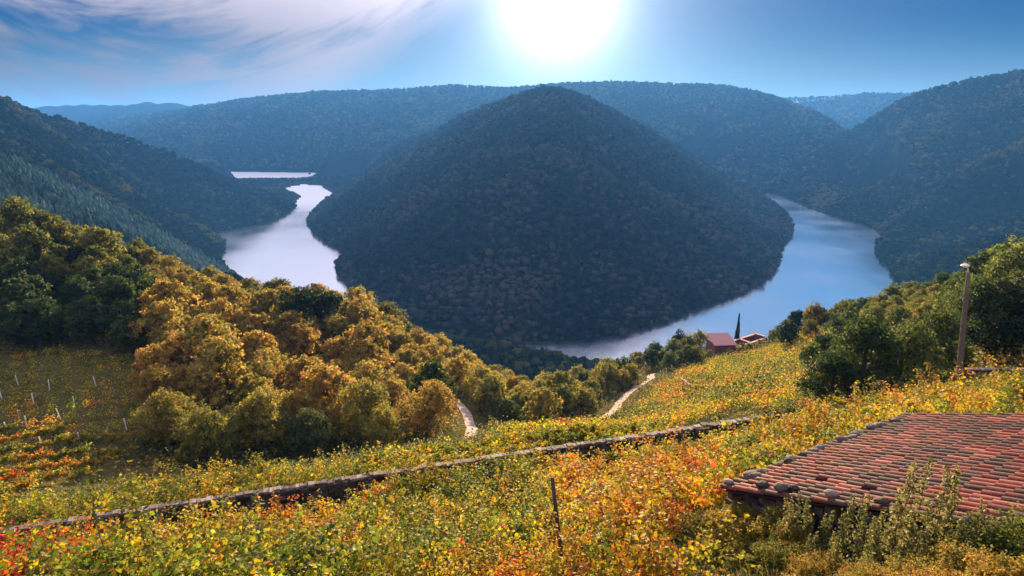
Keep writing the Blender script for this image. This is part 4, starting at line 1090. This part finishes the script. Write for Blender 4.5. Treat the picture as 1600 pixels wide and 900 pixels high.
# dry grass
rg = np.random.default_rng(77); n = 42000
rr = 8.5 * np.power(30 / 8.5, rg.uniform(0, 1, n)); aa = rg.uniform(-.75, .75, n); gx = rr * np.sin(aa); gy = rr * np.cos(aa); gz_ = height(gx, gy)
ln = rg.uniform(.12, .45, n) * (1 + .5 * (gx > 4) * (gy < 13)); th = rg.uniform(0, 2 * PI, n); wd = rg.uniform(.006, .014, n)
ax_ = np.stack([np.cos(th), np.sin(th), 0 * th], 1); ln3 = rg.normal(size=(n, 3)) * .25; ln3[:, 2] = 1
b0 = np.stack([gx, gy, gz_ - .02], 1); V = np.stack([b0 - ax_ * wd[:, None], b0 + ax_ * wd[:, None], b0 + ln3 * ln[:, None]], 1).reshape(-1, 3)
T = np.repeat(np.stack([rg.uniform(.2, 1, n), rg.uniform(0, 1, n), 0 * th], 1), 3, axis=0)
g_ = link('grass', mk_mesh('grass', V, np.arange(3 * n).reshape(n, 3), [M_under], False, T)); g_.color = (.55, 1., 1, 1); tag(g_, 'dry reddish grass between the nearest vines', 'grass', kind='stuff')
CL_SEED = 3.; CL_COL = (1.3, 1.14, 1.28); ADDED_VEIL_COL = (.6, 1.6, 2.9)
SKY_TINT = (.003, .062, .132)
HAZE_COL = (.09, .34, 1., 1); HAZE_D = .00010; HAZE_G = .3; EXPO = 1.85
# ------------------------------------------------------------------ sun, sky, haze, camera
SUN_EL = math.radians(10.0); SUN_AZ = math.atan((864 - 800) / FPX / cP)
sd3 = np.array([math.sin(SUN_AZ) * math.cos(SUN_EL), math.cos(SUN_AZ) * math.cos(SUN_EL), math.sin(SUN_EL)])
from mathutils import Vector
sl = bpy.data.lights.new('sun', 'SUN'); sl.energy = 5.0; sl.angle = math.radians(.5); sl.color = (1., .74, .42)
so = bpy.data.objects.new('sun', sl); C.objects.link(so); so.rotation_euler = Vector(sd3).to_track_quat('Z', 'Y').to_euler(); so.location = (0, 0, 400)

w = bpy.data.worlds.new('World'); bpy.context.scene.world = w; w.use_nodes = True
nt = w.node_tree; nt.nodes.clear(); N = nt.nodes; L = nt.links
sky = N.new('ShaderNodeTexSky'); sky.sky_type = 'NISHITA'; sky.sun_disc = False; sky.sun_elevation = SUN_EL; sky.sun_rotation = SUN_AZ
sky.air_density = 1.0; sky.dust_density = .3; sky.ozone_density = 3.5; sky.altitude = 400
tc = N.new('ShaderNodeTexCoord'); G = tc.outputs['Generated']
nv = N.new('ShaderNodeVectorMath'); nv.operation = 'NORMALIZE'; L.new(G, nv.inputs[0])
def vdot(v):
    d = N.new('ShaderNodeVectorMath'); d.operation = 'DOT_PRODUCT'; L.new(nv.outputs[0], d.inputs[0]); d.inputs[1].default_value = v; return d.outputs['Value']
hs = N.new('ShaderNodeHueSaturation'); hs.inputs['Saturation'].default_value = 1.15; L.new(sky.outputs[0], hs.inputs['Color'])
base = mix(N, L, 1., hs.outputs[0], SKY_TINT if 'SKY_TINT' in globals() else (.62, .95, 1.35), 'MULTIPLY')
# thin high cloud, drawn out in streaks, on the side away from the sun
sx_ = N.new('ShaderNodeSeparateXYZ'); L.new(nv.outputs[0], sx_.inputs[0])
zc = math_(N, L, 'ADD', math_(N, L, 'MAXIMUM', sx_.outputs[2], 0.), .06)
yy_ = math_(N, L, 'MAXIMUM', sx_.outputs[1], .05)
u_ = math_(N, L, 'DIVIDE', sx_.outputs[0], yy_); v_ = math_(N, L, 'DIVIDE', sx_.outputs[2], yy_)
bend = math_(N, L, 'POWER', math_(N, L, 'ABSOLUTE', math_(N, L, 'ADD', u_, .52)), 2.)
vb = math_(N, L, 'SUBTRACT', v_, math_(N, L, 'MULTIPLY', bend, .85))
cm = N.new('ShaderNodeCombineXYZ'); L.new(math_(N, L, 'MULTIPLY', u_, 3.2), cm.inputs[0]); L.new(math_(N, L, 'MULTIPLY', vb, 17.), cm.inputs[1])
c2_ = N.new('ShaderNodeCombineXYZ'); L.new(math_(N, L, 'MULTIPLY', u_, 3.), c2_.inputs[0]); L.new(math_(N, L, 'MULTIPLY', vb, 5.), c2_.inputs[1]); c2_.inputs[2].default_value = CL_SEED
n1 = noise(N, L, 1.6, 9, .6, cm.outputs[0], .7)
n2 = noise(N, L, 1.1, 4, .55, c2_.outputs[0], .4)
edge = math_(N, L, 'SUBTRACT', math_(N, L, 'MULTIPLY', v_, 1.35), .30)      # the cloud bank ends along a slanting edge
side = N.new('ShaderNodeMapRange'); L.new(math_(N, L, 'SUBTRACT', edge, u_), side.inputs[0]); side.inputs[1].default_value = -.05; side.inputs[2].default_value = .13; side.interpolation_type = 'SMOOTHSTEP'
refl_lift = N.new('ShaderNodeMapRange'); L.new(v_, refl_lift.inputs[0]); refl_lift.inputs[1].default_value = .12; refl_lift.inputs[2].default_value = .3  # more and brighter cloud added above the view to whiten the river's reflection
cf = math_(N, L, 'ADD', math_(N, L, 'ADD', math_(N, L, 'MULTIPLY', n1, .55), math_(N, L, 'MULTIPLY', n2, .55)), math_(N, L, 'MULTIPLY', refl_lift.outputs[0], .12))
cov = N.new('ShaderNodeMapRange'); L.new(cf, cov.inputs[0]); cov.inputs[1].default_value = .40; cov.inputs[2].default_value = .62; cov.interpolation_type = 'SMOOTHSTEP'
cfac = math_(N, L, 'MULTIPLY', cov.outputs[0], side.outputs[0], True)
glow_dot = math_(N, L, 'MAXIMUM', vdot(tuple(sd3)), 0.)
cb = math_(N, L, 'ADD', math_(N, L, 'ADD', .45, math_(N, L, 'MULTIPLY', refl_lift.outputs[0], 2.0)), math_(N, L, 'MULTIPLY', math_(N, L, 'POWER', glow_dot, 9.), 1.3))
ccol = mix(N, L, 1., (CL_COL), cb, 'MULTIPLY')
added_veil = N.new('ShaderNodeMapRange'); L.new(v_, added_veil.inputs[0]); added_veil.inputs[1].default_value = .17; added_veil.inputs[2].default_value = .30; added_veil.inputs[3].default_value = 0.; added_veil.inputs[4].default_value = .6  # pale veil added above the view so the river reflects lighter
base = mix(N, L, added_veil.outputs[0], base, ADDED_VEIL_COL)
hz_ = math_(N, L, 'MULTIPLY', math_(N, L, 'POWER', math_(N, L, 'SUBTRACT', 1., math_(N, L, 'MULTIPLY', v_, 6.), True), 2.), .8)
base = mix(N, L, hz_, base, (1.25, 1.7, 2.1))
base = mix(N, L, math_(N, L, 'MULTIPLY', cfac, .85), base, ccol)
# bright air round the sun
g1 = math_(N, L, 'MULTIPLY', math_(N, L, 'POWER', glow_dot, 300.), 4.5)
g2 = math_(N, L, 'MULTIPLY', math_(N, L, 'POWER', glow_dot, 55.), 1.25)
g3 = math_(N, L, 'MULTIPLY', math_(N, L, 'POWER', glow_dot, 11.), .40)
gs = math_(N, L, 'ADD', math_(N, L, 'ADD', g1, g2), g3)
gc = mix(N, L, 1., (1., .98, .97), gs, 'MULTIPLY')
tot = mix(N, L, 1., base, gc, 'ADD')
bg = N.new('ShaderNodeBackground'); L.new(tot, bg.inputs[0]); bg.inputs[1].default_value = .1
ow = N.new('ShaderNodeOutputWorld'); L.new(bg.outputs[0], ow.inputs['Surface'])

# haze
mb = MB(); top = float(GZ.max()) + 30; bot = -24.
mb.box((0, 0, (top + bot) / 2), (9100, 0, 0), (0, 9100, 0), (0, 0, (top - bot) / 2))
m, nt2, N2, L2 = mat('valley haze')
pv = N2.new('ShaderNodeVolumePrincipled'); pv.inputs['Color'].default_value = HAZE_COL; pv.inputs['Density'].default_value = HAZE_D; pv.inputs['Anisotropy'].default_value = HAZE_G
o2 = N2.new('ShaderNodeOutputMaterial'); L2.new(pv.outputs[0], o2.inputs['Volume'])
hz = link('haze', mb.mesh('haze', [m])); tag(hz, 'thin blue haze hanging in the valley', 'haze', kind='stuff')
try: hz.visible_shadow = True
except Exception: pass

cam = bpy.data.cameras.new('camera'); co = bpy.data.objects.new('camera', cam); C.objects.link(co)
co.location = (0, 0, CAMZ); co.rotation_euler = (PI / 2 - PITCH, 0, 0)
cam.sensor_width = 36.; cam.lens = 36. * FPX / 1600.; cam.clip_start = .1; cam.clip_end = 30000.
S = bpy.context.scene; S.camera = co
S.view_settings.view_transform = 'Standard'; S.view_settings.look = 'None'; S.view_settings.gamma = 1.; S.view_settings.exposure = EXPO
S.render.engine = 'CYCLES'
cy = S.cycles; cy.use_denoising = True; cy.max_bounces = 5; cy.diffuse_bounces = 3; cy.glossy_bounces = 2; cy.transmission_bounces = 3; cy.volume_bounces = 0; cy.transparent_max_bounces = 4
cy.use_adaptive_sampling = True; cy.adaptive_threshold = .02
try: cy.denoiser = 'OPENIMAGEDENOISE'; cy.denoising_input_passes = 'RGB_ALBEDO_NORMAL'
except Exception: pass
